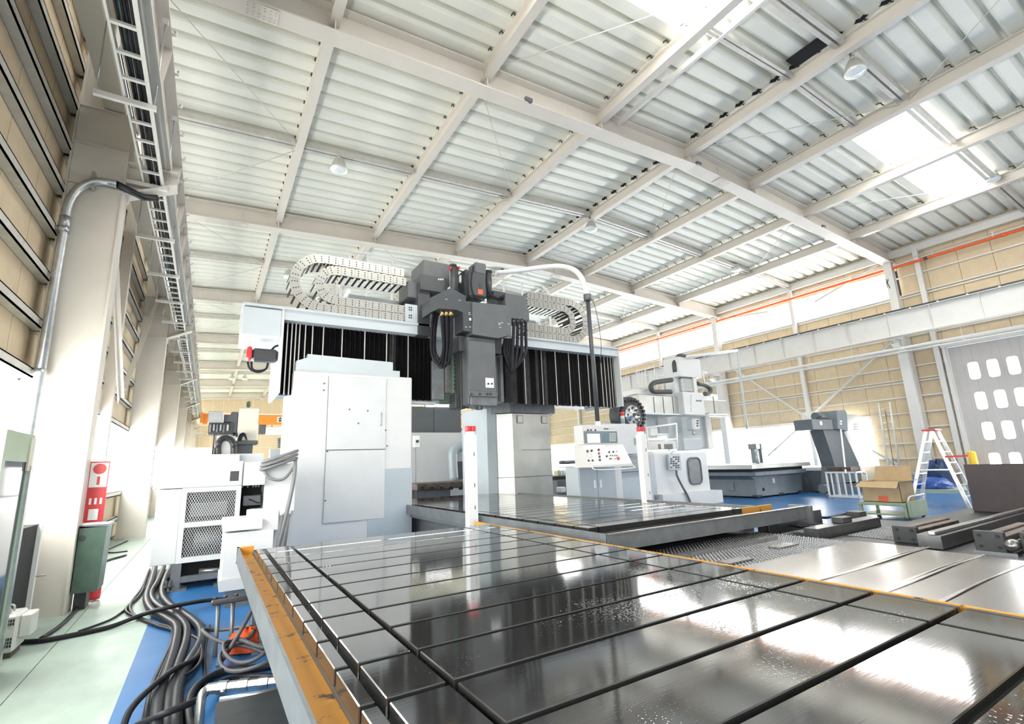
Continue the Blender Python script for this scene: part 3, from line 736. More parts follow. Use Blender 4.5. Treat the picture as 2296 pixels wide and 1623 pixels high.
MB().cyl((-1.24, 8.614, 1.74), (-1.24, 8.608, 1.74), .07, 14).box(-1.255, -1.225, 8.608, 8.614, 1.53, 1.64).build('pictogram', 'sign_red', sg)
for k in range(3): MB().box(-1.31+.055*k, -1.285+.055*k, 8.614, 8.62, 1.28, 1.36).build('letter', 'sign_white', sg)
MB().box(-1.30, -1.20, 8.614, 8.62, 1.08, 1.22).build('notice', 'sign_white', sg)
ex = thing('fire_extinguisher', 'red fire extinguisher below the tall sign on the column', 'extinguisher', (-1.22, 8.95, 0))
MB().lathe((-1.2, 9.05, 0), [(.0, .02), (.08, .02), (.085, .06), (.085, .42), (.06, .5), (.03, .53), (.03, .57), (0, .57)], 16).build('cylinder', 'sign_red', ex)
MB().box(-1.25, -1.15, 9.03, 9.07, .56, .6).build('handle', 'dark_iron', ex)
# ---- hoses on the blue floor
def floor_hose(px_pts, r, label, m='hose_black', group='hoses on the blue floor', zs=None):
    P_ = []
    for i, (x, y) in enumerate(px_pts):
        z = r+.003+(zs[i] if zs else 0); P_.append(at(x, y, Z=z))
    return MB().tube(smooth_path(P_, 8), r, 10).build('floor_hose', m, None, label=label, cat='hose', group=group)
S3 = 660/1869
def c3(*q): return [(a*S3, 1050+b*S3) for a, b in q]
floor_hose(c3((985, 625), (960, 720), (930, 820), (960, 900), (1060, 960), (1120, 1010), (1110, 1130), (1060, 1300), (1010, 1450), (985, 1700)), .042, 'thick black hose, second of the bundle counted from the green floor')
floor_hose(c3((1040, 625), (1000, 720), (960, 800), (1000, 870), (1110, 930), (1180, 1000), (1180, 1100), (1130, 1250), (1080, 1420), (1060, 1700)), .038, 'thick black hose in the middle of the floor bundle')
floor_hose(c3((1090, 615), (1050, 700), (1030, 790), (1070, 860), (1180, 930), (1270, 1010), (1270, 1110), (1190, 1250), (1130, 1400), (1110, 1700)), .042, 'thick black hose of the bundle lying furthest towards the table')
floor_hose(c3((950, 640), (900, 760), (830, 860), (850, 930), (990, 985), (1090, 1020), (1085, 1110), (1030, 1240), (960, 1400), (900, 1700)), .018, 'thin black hose running along the green side of the bundle')
floor_hose(c3((930, 700), (890, 800), (800, 890), (850, 940), (1000, 1000), (1110, 1040), (1090, 1130), (1020, 1300), (950, 1500), (920, 1700)), .016, 'thin black hose crossing beneath the long cable')
floor_hose(c3((1290, 1000), (1260, 1180), (1100, 1280), (950, 1400), (830, 1530), (770, 1680)), .022, 'black hose sweeping diagonally over the bundle', zs=[.0, .04, .08, .08, .06, .0])
floor_hose(c3((1220, 1060), (1270, 1100), (1280, 1200), (1230, 1280), (1140, 1330)), .014, 'short black hose looping beside the thick bundle', zs=[.05]*5)
floor_hose(c3((1800, 1240), (1600, 1270), (1420, 1290), (1280, 1360), (1210, 1450), (1200, 1560), (1230, 1700)), .03, 'thick black hose curving round the dark hydraulic cover')
floor_hose(c3((1760, 1320), (1560, 1320), (1400, 1360), (1250, 1470), (1060, 1550), (860, 1640)), .022, 'black hose slanting across the bundle ends', zs=[0, 0, .02, .08, .09, .0])
floor_hose(c3((1330, 1000), (1300, 1150), (1300, 1300), (1310, 1420)), .014, 'thin hose standing straight beside the pipe clamps')
floor_hose(c3((40, 1105), (250, 1095), (450, 1060), (700, 1005), (900, 930), (1080, 880), (1300, 840), (1520, 825)), .024, 'long black cable crossing the green floor to the power unit', zs=[0, 0, 0, 0, .03, .09, .05, .03], group='cables on the green floor')
floor_hose(c3((260, 1080), (380, 1000), (480, 900), (560, 790), (600, 690), (650, 600), (800, 550)), .02, 'black cable running from the heater past the near column', group='cables on the green floor')
floor_hose(c3((660, 525), (740, 490), (810, 460)), .016, 'short black cable near the far columns', group='cables on the green floor')
floor_hose(c3((660, 530), (720, 535), (810, 525)), .014, 'thin black cable lying by the far column foot', group='cables on the green floor')
floor_hose(c3((500, 1035), (700, 960), (800, 890), (880, 820), (920, 760)), .012, 'thin cable branching off towards the hose bundle', group='cables on the green floor')
# coils beneath the trough
for i, (cx, cy, rx, ry, zz, r, lab) in enumerate(((1570, 1245, 180, 75, .05, .016, 'grey hose coil lying lowest beneath the orange trough'), (1560, 1225, 150, 62, .09, .016, 'grey hose coil stacked second beneath the orange trough'), (1440, 1135, 165, 48, .12, .017, 'grey hose coil closest to the orange cloth'), (1620, 1160, 140, 40, .10, .017, 'grey hose coil tucked deepest under the trough'))):
    P_ = [at(*c3((cx+rx*math.cos(a_), cy+ry*math.sin(a_)))[0], Z=.03)+Vector((0, 0, zz+.03*math.sin(a_*2+i))) for a_ in [2*math.pi*k/28 for k in range(27)]]
    MB().tube(P_, r, 8).build('hose_coil', 'hose_grey', None, label=lab, cat='hose', group='coiled hoses under the trough')
MB().tube(smooth_path([at(*c3((1620, 860))[0], Z=.45), at(*c3((1540, 1010))[0], Z=.25), at(*c3((1450, 1160))[0], Z=.1), at(*c3((1380, 1260))[0], Z=.03)]), .018, 8).build('drain_hose', 'hose_grey', None, label='grey hose dropping from the trough to the coils', cat='hose')
# orange cloth
b = MB(); n = 16; V = []; F = []
oc = at(*c3((1575, 1085))[0], Z=.1)
for i in range(9):
    for k in range(n):
        a_ = 2*math.pi*k/n; ph = math.pi/2*i/8
        rr = math.cos(ph)*(1+.14*math.sin(3*a_+i)+.10*math.sin(7*a_+2*i)); V.append((oc.x+.20*rr*math.cos(a_), oc.y+.11*rr*math.sin(a_), .02+.17*math.sin(ph)*(1+.12*math.sin(5*a_+i))))
for i in range(8):
    for k in range(n): F.append((i*n+k, i*n+(k+1) % n, (i+1)*n+(k+1) % n, (i+1)*n+k))
b.add(V, F, True).build('cloth_bundle', 'orange_cloth', None, label='crumpled orange cloth lying among the grey hose coils', cat='cloth')
# pipe stands / clamp bolts under the trough
ps = thing('pipe_manifold', 'pipe manifold with upright rods and nuts under the trough', 'manifold', tuple(at(*c3((1400, 1180))[0], Z=0)))
q = at(*c3((1380, 1195))[0], Z=0)
for dx, dy in ((-.02, 0), (.10, .02)): MB().cyl((q.x+dx, q.y+dy, 0), (q.x+dx, q.y+dy+.1, .42), .018, 8).build('rod', 'trough_grey', ps)
MB().cbox(q.x-.08, q.x+.26, q.y+.06, q.y+.13, .42, .46, .01).build('clamp_bar', 'dark_iron', ps)
for dx in (-.05, .03, .12, .24): MB().cyl((q.x+dx, q.y+.1, .47), (q.x+dx, q.y+.1, .49), .02, 6).build('nut', 'dark_iron', ps)
MB().cyl((q.x+.24, q.y+.08, .42), (q.x+.33, q.y-.1, .14), .018, 8).cyl((q.x+.33, q.y-.1, .14), (q.x+.335, q.y-.11, .11), .028, 8).build('tie_bolt', 'dark_iron', ps)
# hydraulic fittings and cover in the corner
hf = thing('hydraulic_line', 'line of galvanised hydraulic fittings beside the dark corner cover', 'pipe', tuple(at(*c3((1500, 1400))[0], Z=.1)))
p0, p1 = at(*c3((1320, 1400))[0], Z=.22), at(*c3((1840, 1340))[0], Z=.22)
MB().tube([p0, p1], .022, 10).build('pipe_run', 'fitting', hf)
for k in range(8): 
    f_ = (k+.4)/8; c_ = p0.lerp(p1, f_); d_ = (p1-p0).normalized()*.03; MB().tube([c_-d_, c_+d_], .034+.006*(k % 2), 6, smooth=False).build('fitting', 'fitting', hf)
p2 = at(*c3((1395, 1470))[0], Z=.18); p3_ = at(*c3((1850, 1395))[0], Z=.18)
MB().tube([p2, p3_], .018, 8).build('pipe_run', 'galv', hf)
MB().tube(smooth_path([p0, p0+Vector((-.03, -.02, -.02)), p0+Vector((-.035, -.05, -.1)), p0+Vector((-.035, -.06, -.21))]), .028, 8).build('elbow', 'fitting', hf)
MB().lathe(at(*c3((1412, 1420))[0], Z=.2), [(0, 0), (.014, .005), (.016, .02), (.008, .035), (0, .04)], 10).build('tag', 'sign_white', hf)
dc = thing('cover_plate', 'dark oily steel cover box in the near corner under the trough', 'cover', (.2, 2.4, 0))
A_ = [at(*c3((x_, y_))[0], Z=.30) for x_, y_ in ((1370, 1500), (1800, 1400), (1900, 1560), (1800, 1760), (1400, 1760))]
MB().prism([(p_.x, p_.y) for p_ in A_], 0, .30, 'z').build('body', 'plate_dark', dc)
MB().prism([(p_.x, p_.y) for p_ in A_], .30, .306, 'z').build('lid', 'plate_dark', dc)
# ================================================================== GANTRY MACHINE
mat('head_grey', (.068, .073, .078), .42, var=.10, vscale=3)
mat('head_grey_lit', (.125, .132, .138), .40, var=.12, vscale=3)  # lighter copy of head_grey, with the light put into its colour
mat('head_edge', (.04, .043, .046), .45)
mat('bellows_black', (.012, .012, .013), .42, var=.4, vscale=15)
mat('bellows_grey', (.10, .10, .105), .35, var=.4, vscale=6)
mat('bellows_rib', (.62, .60, .56), .35, .5)
mat('beam_blue_white', (.60, .65, .68), .38, .1, var=.05, vscale=2)
mat('chain_silver', (.56, .55, .51), .30, .8, var=.15, vscale=20)
mat('chain_dark', (.02, .02, .02), .5)
mat('brass', (.60, .45, .2), .3, .9)
mat('servo_red', (.70, .04, .05), .35)
mat('brushed_panel', (.62, .63, .60), .34, .55, var=.18, vscale=1.2, rvar=.1)
mat('label_orange', (.70, .12, .05), .5)
mat('pale_blue_panel', (.50, .57, .61), .42, .15, var=.06, vscale=2)
mat('arm_white', (.82, .83, .83), .35)
S5 = 520/2009
def c5(a, b): return (900+a*S5, 560+b*S5)
S4 = 440/1623
def c4(a, b): return (520+a*S4, 540+b*S4)
def pb(c, x0, x1, y0, y1, Y, d, name, m, parent, ch=.012):
    """upright box whose front face fills the given window at distance Y and is d deep"""
    xm, ym = (x0+x1)/2, (y0+y1)/2
    X0, X1 = at(*c(x0, ym), Y=Y).x, at(*c(x1, ym), Y=Y).x
    Z1, Z0 = at(*c(xm, y0), Y=Y).z, at(*c(xm, y1), Y=Y).z
    return MB().cbox(X0, X1, Y, Y+d, Z0, Z1, ch).build(name, m, parent)
YB = 11.2
gm = thing('gantry_machine', 'large double column gantry mill with black bellows across its beam', 'milling machine', (5.5, 11.6, 0))
def part_node(name, parent, label=None):
    o = bpy.data.objects.new(name, None); COL.objects.link(o); o.parent = parent; o.matrix_parent_inverse = winv(parent); o.empty_display_size = .1
    return tag(o, label)
# --- left column cover
MB().cbox(1.40, 3.99, 10.95, 12.6, 0, 3.70, .02).build('column_cover', 'machine_white', gm)
MB().prism([(1.44, 3.70), (1.44, 3.93), (1.66, 4.02), (1.66, 4.10), (3.55, 4.06), (3.55, 3.86), (3.72, 3.86), (3.72, 3.70)], 11.05, 12.4, 'y').build('column_crown', 'beam_blue_white', gm)
lc = MB(); lc.cbox(2.09, 3.36, 10.925, 10.95, .55, 3.62, .004); lc.build('door_panel', 'panel_white', gm)
MB().box(2.09, 3.36, 10.92, 10.926, 2.02, 2.035).build('door_seam', 'dark_gap', gm)
MB().box(2.085, 2.092, 10.92, 10.93, .55, 3.62).build('door_seam', 'cast_grey', gm)
MB().cbox(3.22, 3.27, 10.90, 10.93, 2.55, 2.85, .01).build('door_handle', 'galv', gm)
for x, z in ((2.0, 3.45), (2.0, 3.3), (3.36, 2.45), (3.4, 2.1), (2.55, 2.9), (2.95, 2.88), (2.75, 2.6), (2.12, 1.0), (2.12, 2.0)): MB().cyl((x, 10.93, z), (x, 10.91, z), .018, 8).build('screw', 'cast_grey', gm)
MB().box(3.0, 3.99, 10.93, 10.95, 0, 1.6).build('side_strip', 'pale_blue_panel', gm)
# --- right column
rX = lambda px, Y, y=1000: at(px, y, Y=Y).x
MB().prism([(7.05, 12.3), (7.40, 12.0), (8.72, 12.0), (8.92, 12.4), (8.92, 13.6), (7.05, 13.6)], .55, 3.03, 'z').build('column_cover', 'brushed_panel', gm)
MB().prism([(7.03, 12.29), (7.39, 11.985), (8.73, 11.985), (8.94, 12.4), (8.94, 13.6), (7.03, 13.6)], 1.22, 1.235, 'z').build('cover_seam', 'cast_grey', gm)
MB().box(7.7, 8.94, 11.98, 12.0, 1.98, 1.99).build('cover_seam', 'cast_grey', gm)
MB().prism([(6.9, 12.35), (7.3, 11.95), (8.9, 11.95), (9.1, 12.4), (9.1, 13.6), (6.9, 13.6)], 3.05, 3.40, 'z').build('column_cap', 'trough_grey', gm)
MB().cbox(7.0, 8.8, 12.1, 13.6, 0, .55, .02).build('column_foot', 'machine_white', gm)
for x in (7.55, 8.42): MB().box(x, x+.2, 11.975, 11.985, 2.75, 2.98).build('latch_plate', 'cast_grey', gm); MB().box(x+.015, x+.185, 11.97, 11.978, 2.765, 2.965).build('latch_plate', 'brushed_panel', gm)
MB().cbox(6.75, 7.1, 12.35, 14.0, .4, 3.25, .01).build('inner_panel', 'pale_blue_panel', gm)
# --- cross beam: body, shelf, end box
MB().cbox(1.14, 10.85, YB+.25, 12.9, 3.35, 4.95, .02).build('cross_beam', 'beam_blue_white', gm)
MB().box(.36, 10.85, 10.95, 12.6, 5.02, 5.07).build('beam_shelf', 'beam_blue_white', gm)
MB().box(1.12, 10.85, 11.0, 11.3, 4.80, 5.02).build('shelf_fascia', 'beam_blue_white', gm)
MB().cbox(.37, 1.10, 11.0, 12.4, 4.40, 5.0, .01).build('end_box', 'beam_blue_white', gm)
MB().box(1.10, 1.15, 10.98, 12.8, 3.22, 5.02).build('end_plate', 'panel_white', gm)
MB().box(10.80, 10.85, 10.98, 12.8, 3.22, 5.02).build('end_plate', 'panel_white', gm)
# --- bellows
def bellows(x0, x1, z0, z1, n, ribs, depth, name, grey=()):
    t = link(name, MB().box(x0, x1, YB+.1, YB+.2, z0, z1).mesh(name), 'bellows_black', gm)
    w_ = (x1-x0)/n
    for k in range(n):
        xa = x0+k*w_; yj = .02*math.sin(k*12.9)
        dn = depth*(1+.25*math.sin(k*3.1)); zj = .03*math.sin(k*2.3)
        b = MB(); V = [(xa, YB+.10, z0), (xa+w_*.5, YB+.10-dn, z0-.01+zj), (xa+w_, YB+.10, z0), (xa, YB+.10, z1), (xa+w_*.5, YB+.10-dn, z1), (xa+w_, YB+.10, z1)]
        b.add(V, [(0, 1, 4, 3), (1, 2, 5, 4), (0, 2, 1), (3, 4, 5)])
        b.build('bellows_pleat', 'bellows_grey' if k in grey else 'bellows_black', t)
    for x in ribs: MB().box(x-.012, x+.012, YB+.015, YB+.035, z0, z1).build('bellows_rib', 'bellows_rib', t)
xs_l = [at(*c4(v, 850), Y=YB).x for v in (455, 492, 525, 557, 605, 665, 755, 912, 1100, 1282, 1460)]
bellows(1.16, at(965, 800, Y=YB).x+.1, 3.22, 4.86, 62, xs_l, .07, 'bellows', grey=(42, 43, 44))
xs_r = [at(*c5(v, 1100), Y=YB).x for v in (1075, 1225, 1345, 1462, 1545, 1625, 1690, 1740, 1770, 1800, 1825, 1845)]
xr0 = at(*c5(890, 1000), Y=YB).x
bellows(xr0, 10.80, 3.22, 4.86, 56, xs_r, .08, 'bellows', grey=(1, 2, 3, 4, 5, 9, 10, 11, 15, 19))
# --- servo motor at the beam end
sm_ = part_node('servo_motor', gm, 'black servo motor with red end cap')
za, zc = at(*c4(250, 890), Y=11.4).z, at(*c4(250, 1000), Y=11.4).z
xa_, xb_ = at(*c4(120, 945), Y=11.4).x, at(*c4(162, 945), Y=11.4).x
MB().cbox(xa_, xb_, 11.25, 11.55, zc+.02, za, .03).build('end_cap', 'servo_red', sm_)
MB().cbox(xb_, 1.10, 11.27, 11.53, zc, za-.02, .05).build('body', 'dark_iron', sm_)
for i in range(2):
    P_ = [at(*c4(v, w_), Y=11.35) for v, w_ in ((130+30*i, 1000), (150+20*i, 1060), (220, 1085-10*i), (280, 1060), (300, 1010))]
    MB().tube(smooth_path(P_), .022, 8).build('lead', 'hose_black', sm_)
MB().tube(smooth_path([at(*c4(330, 900), Y=11.35), at(*c4(355, 875), Y=11.35), at(*c4(385, 865), Y=11.35)]), .022, 8).build('lead', 'hose_black', sm_)
# --- energy chains: links as separate plates
def chain(name, path, wid, Y0, label, pitch=.155):
    """plates along a path in the XZ plane; outer side plates with round bosses"""
    t = thing(name, label, 'cable chain', (path[0][0], Y0, path[0][1]))
    P = [Vector((x, 0, z)) for x, z in path]
    # resample
    L = [0]
    for a, b in zip(P[:-1], P[1:]): L.append(L[-1]+(b-a).length)
    n = int(L[-1]/pitch); out = []
    for k in range(n+1):
        s = k*pitch; i = max(0, min(len(P)-2, next((j for j in range(len(L)-1) if L[j+1] >= s), len(P)-2)))
        f_ = (s-L[i])/max(1e-6, L[i+1]-L[i]); out.append(P[i].lerp(P[i+1], min(1, f_)))
    for k in range(len(out)-1):
        a, b = out[k], out[k+1]; tv = (b-a).normalized(); nv = Vector((-tv.z, 0, tv.x)); c_ = (a+b)/2
        bb = MB(); hw, hh = pitch*.56, wid/2
        pl = [(-hw, -hh*.75), (-hw*.75, -hh), (hw*.75, -hh), (hw, -hh*.75), (hw, hh*.75), (hw*.75, hh), (-hw*.75, hh), (-hw, hh*.75)]
        off = .012*(k % 2)
        V = [c_+tv*p+nv*q+Vector((0, Y0-off, 0)) for p, q in pl]; V2 = [v+Vector((0, .02, 0)) for v in V]
        bb.add([*V, *V2], [tuple(range(7, -1, -1)), tuple(range(8, 16))]+[(i, (i+1) % 8, (i+1) % 8+8, i+8) for i in range(8)])
        lk = bb.build('chain_link', 'chain_silver', t)
        h = MB()
        for q in (-.52, 0, .52):
            cc_ = c_+nv*(q*hh)+Vector((0, Y0-off, 0)); h.cyl(cc_+Vector((0, .0, 0)), cc_-Vector((0, .006, 0)), .014, 6)
        h.build('link_holes', 'chain_dark', lk)
        cr = MB().bar(c_-nv*hh*.9+Vector((0, Y0+.02, 0)), c_-nv*hh*.9+Vector((0, Y0+.62, 0)), .05, .012, up=tuple(nv)).bar(c_+nv*hh*.9+Vector((0, Y0+.02, 0)), c_+nv*hh*.9+Vector((0, Y0+.62, 0)), .05, .012, up=tuple(nv))
        cr.build('cross_bar', 'chain_dark', t)
    return t
def upath(xe, zlo, zhi, xend, left=True, n=14):
    r = (zhi-zlo)/2; s = -1 if left else 1; cx = xe-s*r; P = [(xend, zlo), (cx, zlo)]
    for k in range(1, n): a_ = -math.pi/2+math.pi*k/n; P.append((cx+s*r*math.cos(a_), zlo+r+r*math.sin(a_)))
    return P+[(cx, zhi), (xend, zhi)]
YC = 11.05
zlo = at(*c4(1000, 560), Y=YC).z; zhi = at(*c4(1000, 290), Y=YC).z
xl = at(*c4(470, 400), Y=YC).x; xe = at(*c4(1450, 400), Y=YC).x
zl2 = at(*c4(1000, 600), Y=YC).z; zlo2 = at(*c4(1000, 545), Y=YC).z
wid = .21
chain('energy_chain', upath(xl+.10, 5.18, 6.36, xe, True), wid, YC, 'outer silver cable chain looping over the left half of the gantry beam')
chain('energy_chain', upath(xl+.62, 5.40, 6.13, xe, True), wid, YC-.004, 'inner silver cable chain nested inside the outer left loop')
xr_ = at(*c5(1610, 650), Y=YC).x; xs_ = at(*c5(1090, 600), Y=YC).x
chain('energy_chain', upath(xr_-.05, 5.18, 6.36, xs_, False), wid, YC, 'outer silver cable chain curling at the console end of the beam')
chain('energy_chain', upath(xr_-.55, 5.40, 6.13, xs_, False), wid, YC-.004, 'inner silver cable chain at the console end of the beam')
MB().cbox(xe-.06, xe+.55, YC-.05, 11.7, 5.08, 5.55, .01).build('chain_anchor', 'beam_blue_white', gm)
for z in (5.2, 5.26, 5.4, 5.46): MB().cyl((xe+.04, YC-.05, z), (xe+.04, YC-.06, z), .02, 6).cyl((xe+.09, YC-.05, z), (xe+.09, YC-.06, z), .02, 6).build('screw', 'dark_iron', gm)
MB().cbox(at(*c4(965, 470), Y=12).x, 8.4, 12.0, 12.4, 5.1, 5.95, .01).build('cable_trunk', 'beam_blue_white', gm)
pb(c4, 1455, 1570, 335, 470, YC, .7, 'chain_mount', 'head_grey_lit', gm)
# --- access railing on the beam
gr = part_node('guard_railing', gm, 'white tubular guard railing')
YR = 12.7
for a_, b_ in (((760, 612), (790, 566)), ((790, 566), (830, 568)), ((830, 568), (960, 600)), ((1100, 622), (1215, 640)), ((1215, 640), (1230, 655)), ((1230, 655), (1232, 690)), ((760, 640), (935, 662)), ((1100, 655), (1180, 668)), ((1180, 668), (1210, 648))):
    MB().tube([at(*a_, Y=YR), at(*b_, Y=YR)], .035, 8).build('rail_tube', 'arm_white', gr)
for x, y in ((766, 608), (824, 572), (880, 580), (936, 594), (1129, 628), (1170, 636), (1205, 644), (1231, 660)):
    t_ = at(x, y, Y=YR); MB().tube([t_, (t_.x, YR, 5.07)], .032, 8).build('rail_post', 'arm_white', gr)
lad = part_node('access_ladder', gm, 'white caged access ladder')
YL = 13.2
for x in (745, 752, 762): 
    p_ = at(x, 645, Y=YL); MB().tube([(p_.x, YL, 3.5), (p_.x, YL, p_.z+.1)], .03, 8).build('stile', 'arm_white', lad)
p_ = at(735, 655, Y=YL)
for z in (0, -.22): MB().tube([(p_.x+.28*math.cos(a_), YL+.28*math.sin(a_), p_.z+z) for a_ in [math.pi/2+math.pi*k/10 for k in range(11)]], .022, 6).build('cage_hoop', 'arm_white', lad)
MB().bar(at(760, 690, Y=YL), at(783, 650, Y=YL), .05, .1).build('stair_stringer', 'galv', lad)
# ================================================================== SPINDLE HEAD
YH = 10.25
hd = part_node('spindle_head', gm, 'dark grey spindle head with hanging hoses')
pb(c5, 145, 250, 300, 740, 10.95, .6, 'saddle_side', 'head_grey', hd)
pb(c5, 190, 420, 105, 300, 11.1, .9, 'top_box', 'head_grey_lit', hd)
pb(c5, 165, 400, 228, 360, 10.85, .7, 'junction_cover', 'head_grey', hd)
for k in range(3): pb(c5, 318+18*k, 330+18*k, 248, 262, 10.846, .003, 'plate_mark', 'sign_white', hd, .001)
# front casing: left part with bevelled lower edge
def P5(a, b, Y): q = at(*c5(a, b), Y=Y); return (q.x, q.z)
MB().prism([P5(250, 415, YH+.1), P5(430, 330, YH+.1), P5(560, 400, YH+.1), P5(560, 470, YH+.1), P5(250, 470, YH+.1)], YH+.1, YH+.7, 'y').build('casing_top', 'head_grey', hd)
MB().prism([P5(246, 470, YH), P5(330, 425, YH), P5(612, 450, YH), P5(612, 712, YH), P5(538, 700, YH), P5(534, 545, YH), P5(480, 520, YH), P5(330, 508, YH), P5(246, 545, YH)], YH, YH+.5, 'y').build('casing_left', 'head_grey', hd)
pb(c5, 325, 460, 508, 530, YH+.05, .4, 'hose_manifold', 'head_edge', hd)
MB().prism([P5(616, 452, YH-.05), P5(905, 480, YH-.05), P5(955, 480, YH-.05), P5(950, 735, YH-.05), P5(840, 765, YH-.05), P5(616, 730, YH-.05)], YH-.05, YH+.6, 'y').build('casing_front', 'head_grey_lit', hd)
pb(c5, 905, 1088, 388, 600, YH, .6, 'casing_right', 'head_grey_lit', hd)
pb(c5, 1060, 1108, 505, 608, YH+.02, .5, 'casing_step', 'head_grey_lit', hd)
pb(c5, 800, 910, 360, 480, YH+.35, .4, 'casing_rear', 'head_grey', hd)
pb(c5, 590, 606, 590, 612, YH-.03, .03, 'lamp_button', 'sign_white', hd, .004)
for a_, b_ in ((590, 545), (592, 560), (850, 635), (850, 648), (872, 632), (855, 672), (595, 668), (560, 668), (930, 642), (390, 428), (505, 437)): pb(c5, a_-9, a_+9, b_-2, b_+2, YH-.055 if a_ > 616 else YH-.004, .004, 'plate_mark', 'sign_white', hd, .0005)
# motor and columns on top
mt = pb(c5, 595, 745, 185, 415, YH+.15, .55, 'spindle_motor', 'head_grey', hd, .06)
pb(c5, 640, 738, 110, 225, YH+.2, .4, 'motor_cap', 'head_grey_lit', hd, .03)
pb(c5, 550, 600, 170, 430, YH+.3, .5, 'motor_flank', 'head_edge', hd, .03)
pb(c5, 676, 694, 290, 325, YH+.14, .01, 'motor_plate', 'dark_iron', hd, .001)
pb(c5, 664, 706, 343, 385, YH+.14, .01, 'motor_label', 'label_orange', hd, .001)
for k in range(5): pb(c5, 668+12*k, 674+12*k, 425, 445, YH+.2, .04, 'motor_stud', 'trough_grey', hd, .003)
for a_, w_, t0, b0, Y_ in ((440, 50, 130, 420, YH+.3), (480, 28, 150, 430, YH+.5), (742, 55, 185, 400, YH+.4)):
    x0, x1 = at(*c5(a_, 300), Y=Y_).x, at(*c5(a_+w_, 300), Y=Y_).x; z0, z1 = at(*c5(a_, b0), Y=Y_).z, at(*c5(a_, t0), Y=Y_).z
    MB().tube([((x0+x1)/2, Y_+.1, z0), ((x0+x1)/2, Y_+.1, z1)], (x1-x0)/2, 16).build('balance_cylinder', 'head_grey', hd)
    MB().tube([((x0+x1)/2, Y_+.1, z1), ((x0+x1)/2, Y_+.1, z1+.05)], (x1-x0)/2*1.15, 16).build('cylinder_cap', 'head_edge', hd)
for a_ in (425, 498): pb(c5, a_, a_+12, 140, 165, YH+.3, .1, 'red_plug', 'servo_red', hd, .01)
pb(c5, 508, 540, 215, 285, YH+.5, .1, 'filter_bowl', 'sign_white', hd, .03)
def hose5(pts_, r, name='hose', m='hose_black', parent=None, n=8):
    return MB().tube(smooth_path([at(*c5(a, b), Y=y) for a, b, y in pts_]), r, n).build(name, m, parent or hd)
hose5([(625, 140, YH+.1), (605, 260, YH), (610, 340, YH), (640, 415, YH+.05), (690, 440, YH+.1)], .022)
hose5([(745, 180, YH+.2), (740, 290, YH+.2), (770, 380, YH+.15), (840, 425, YH+.1), (890, 430, YH+.15)], .034)
hose5([(860, 415, YH+.1), (890, 405, YH+.1), (905, 385, YH+.2)], .04, 'elbow')
hose5([(745, 430, YH+.1), (790, 418, YH+.1), (830, 430, YH+.1)], .02)
hose5([(495, 180, YH+.3), (530, 190, YH+.3), (540, 230, YH+.3)], .016); hose5([(505, 290, YH+.3), (540, 340, YH+.3), (530, 400, YH+.3)], .016)
# ram
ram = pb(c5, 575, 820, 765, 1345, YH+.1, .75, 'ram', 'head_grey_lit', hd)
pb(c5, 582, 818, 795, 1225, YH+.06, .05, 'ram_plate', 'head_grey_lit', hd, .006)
pb(c5, 730, 802, 1110, 1195, YH+.05, .02, 'ram_label', 'sign_white', hd, .003)
for a_ in (752, 783): q = at(*c5(a_, 1160), Y=YH+.045); MB().cyl(q, q-Vector((0, .015, 0)), .025, 10).build('gauge_port', 'dark_iron', hd)
pb(c5, 590, 830, 1225, 1272, YH+.04, .5, 'nose_flange', 'cast_grey', hd)
for a_ in (605, 680, 745, 775): q = at(*c5(a_, 1250), Y=YH+.04); MB().cyl(q, q-Vector((0, .02, 0)), .03, 8).build('cap_screw', 'dark_iron', hd)
pb(c5, 602, 830, 1272, 1350, YH+.08, .6, 'nose_block', 'trough_grey', hd)
q = at(*c5(680, 1350), Y=YH+.35); MB().lathe((q.x, q.y+.05, q.z), [(.16, 0), (.16, -.03), (.10, -.05), (.10, -.09), (.05, -.10), (0, -.10)], 18).build('spindle_nose', 'edge_steel', hd)
pb(c5, 500, 580, 745, 880, YH+.25, .6, 'ram_side', 'head_grey', hd)
pb(c5, 515, 580, 880, 1370, YH+.4, .5, 'ram_guide', 'head_edge', hd)
pb(c5, 470, 520, 1240, 1370, YH+.45, .4, 'guide_foot', 'head_edge', hd)
pb(c5, 800, 870, 770, 900, YH+.25, .6, 'ram_side', 'head_grey', hd)
pb(c5, 820, 885, 905, 1320, YH+.5, .5, 'guide_strip', 'trough_grey', hd)
pb(c5, 838, 860, 930, 1310, YH+.48, .03, 'guide_groove', 'head_edge', hd, .002)
mat('saddle_green', (.10, .17, .12), .45)
pb(c5, 445, 530, 900, 1245, YH+.75, .2, 'saddle_plate', 'saddle_green', hd)
for j in range(9):
    for a_ in (458, 488): q = at(*c5(a_, 930+34*j), Y=YH+.745); MB().cyl(q, q-Vector((0, .012, 0)), .018, 8).build('bolt_hole', 'dark_gap', hd)
pb(c5, 372, 440, 990, 1245, YH+.85, .1, 'scale_cover', 'edge_steel', hd)
pb(c5, 270, 372, 960, 1300, YH+.7, .12, 'way_shield', 'trough_grey', hd)
pb(c5, 340, 470, 1245, 1335, YH+.8, .1, 'lower_rail', 'box_green', hd)
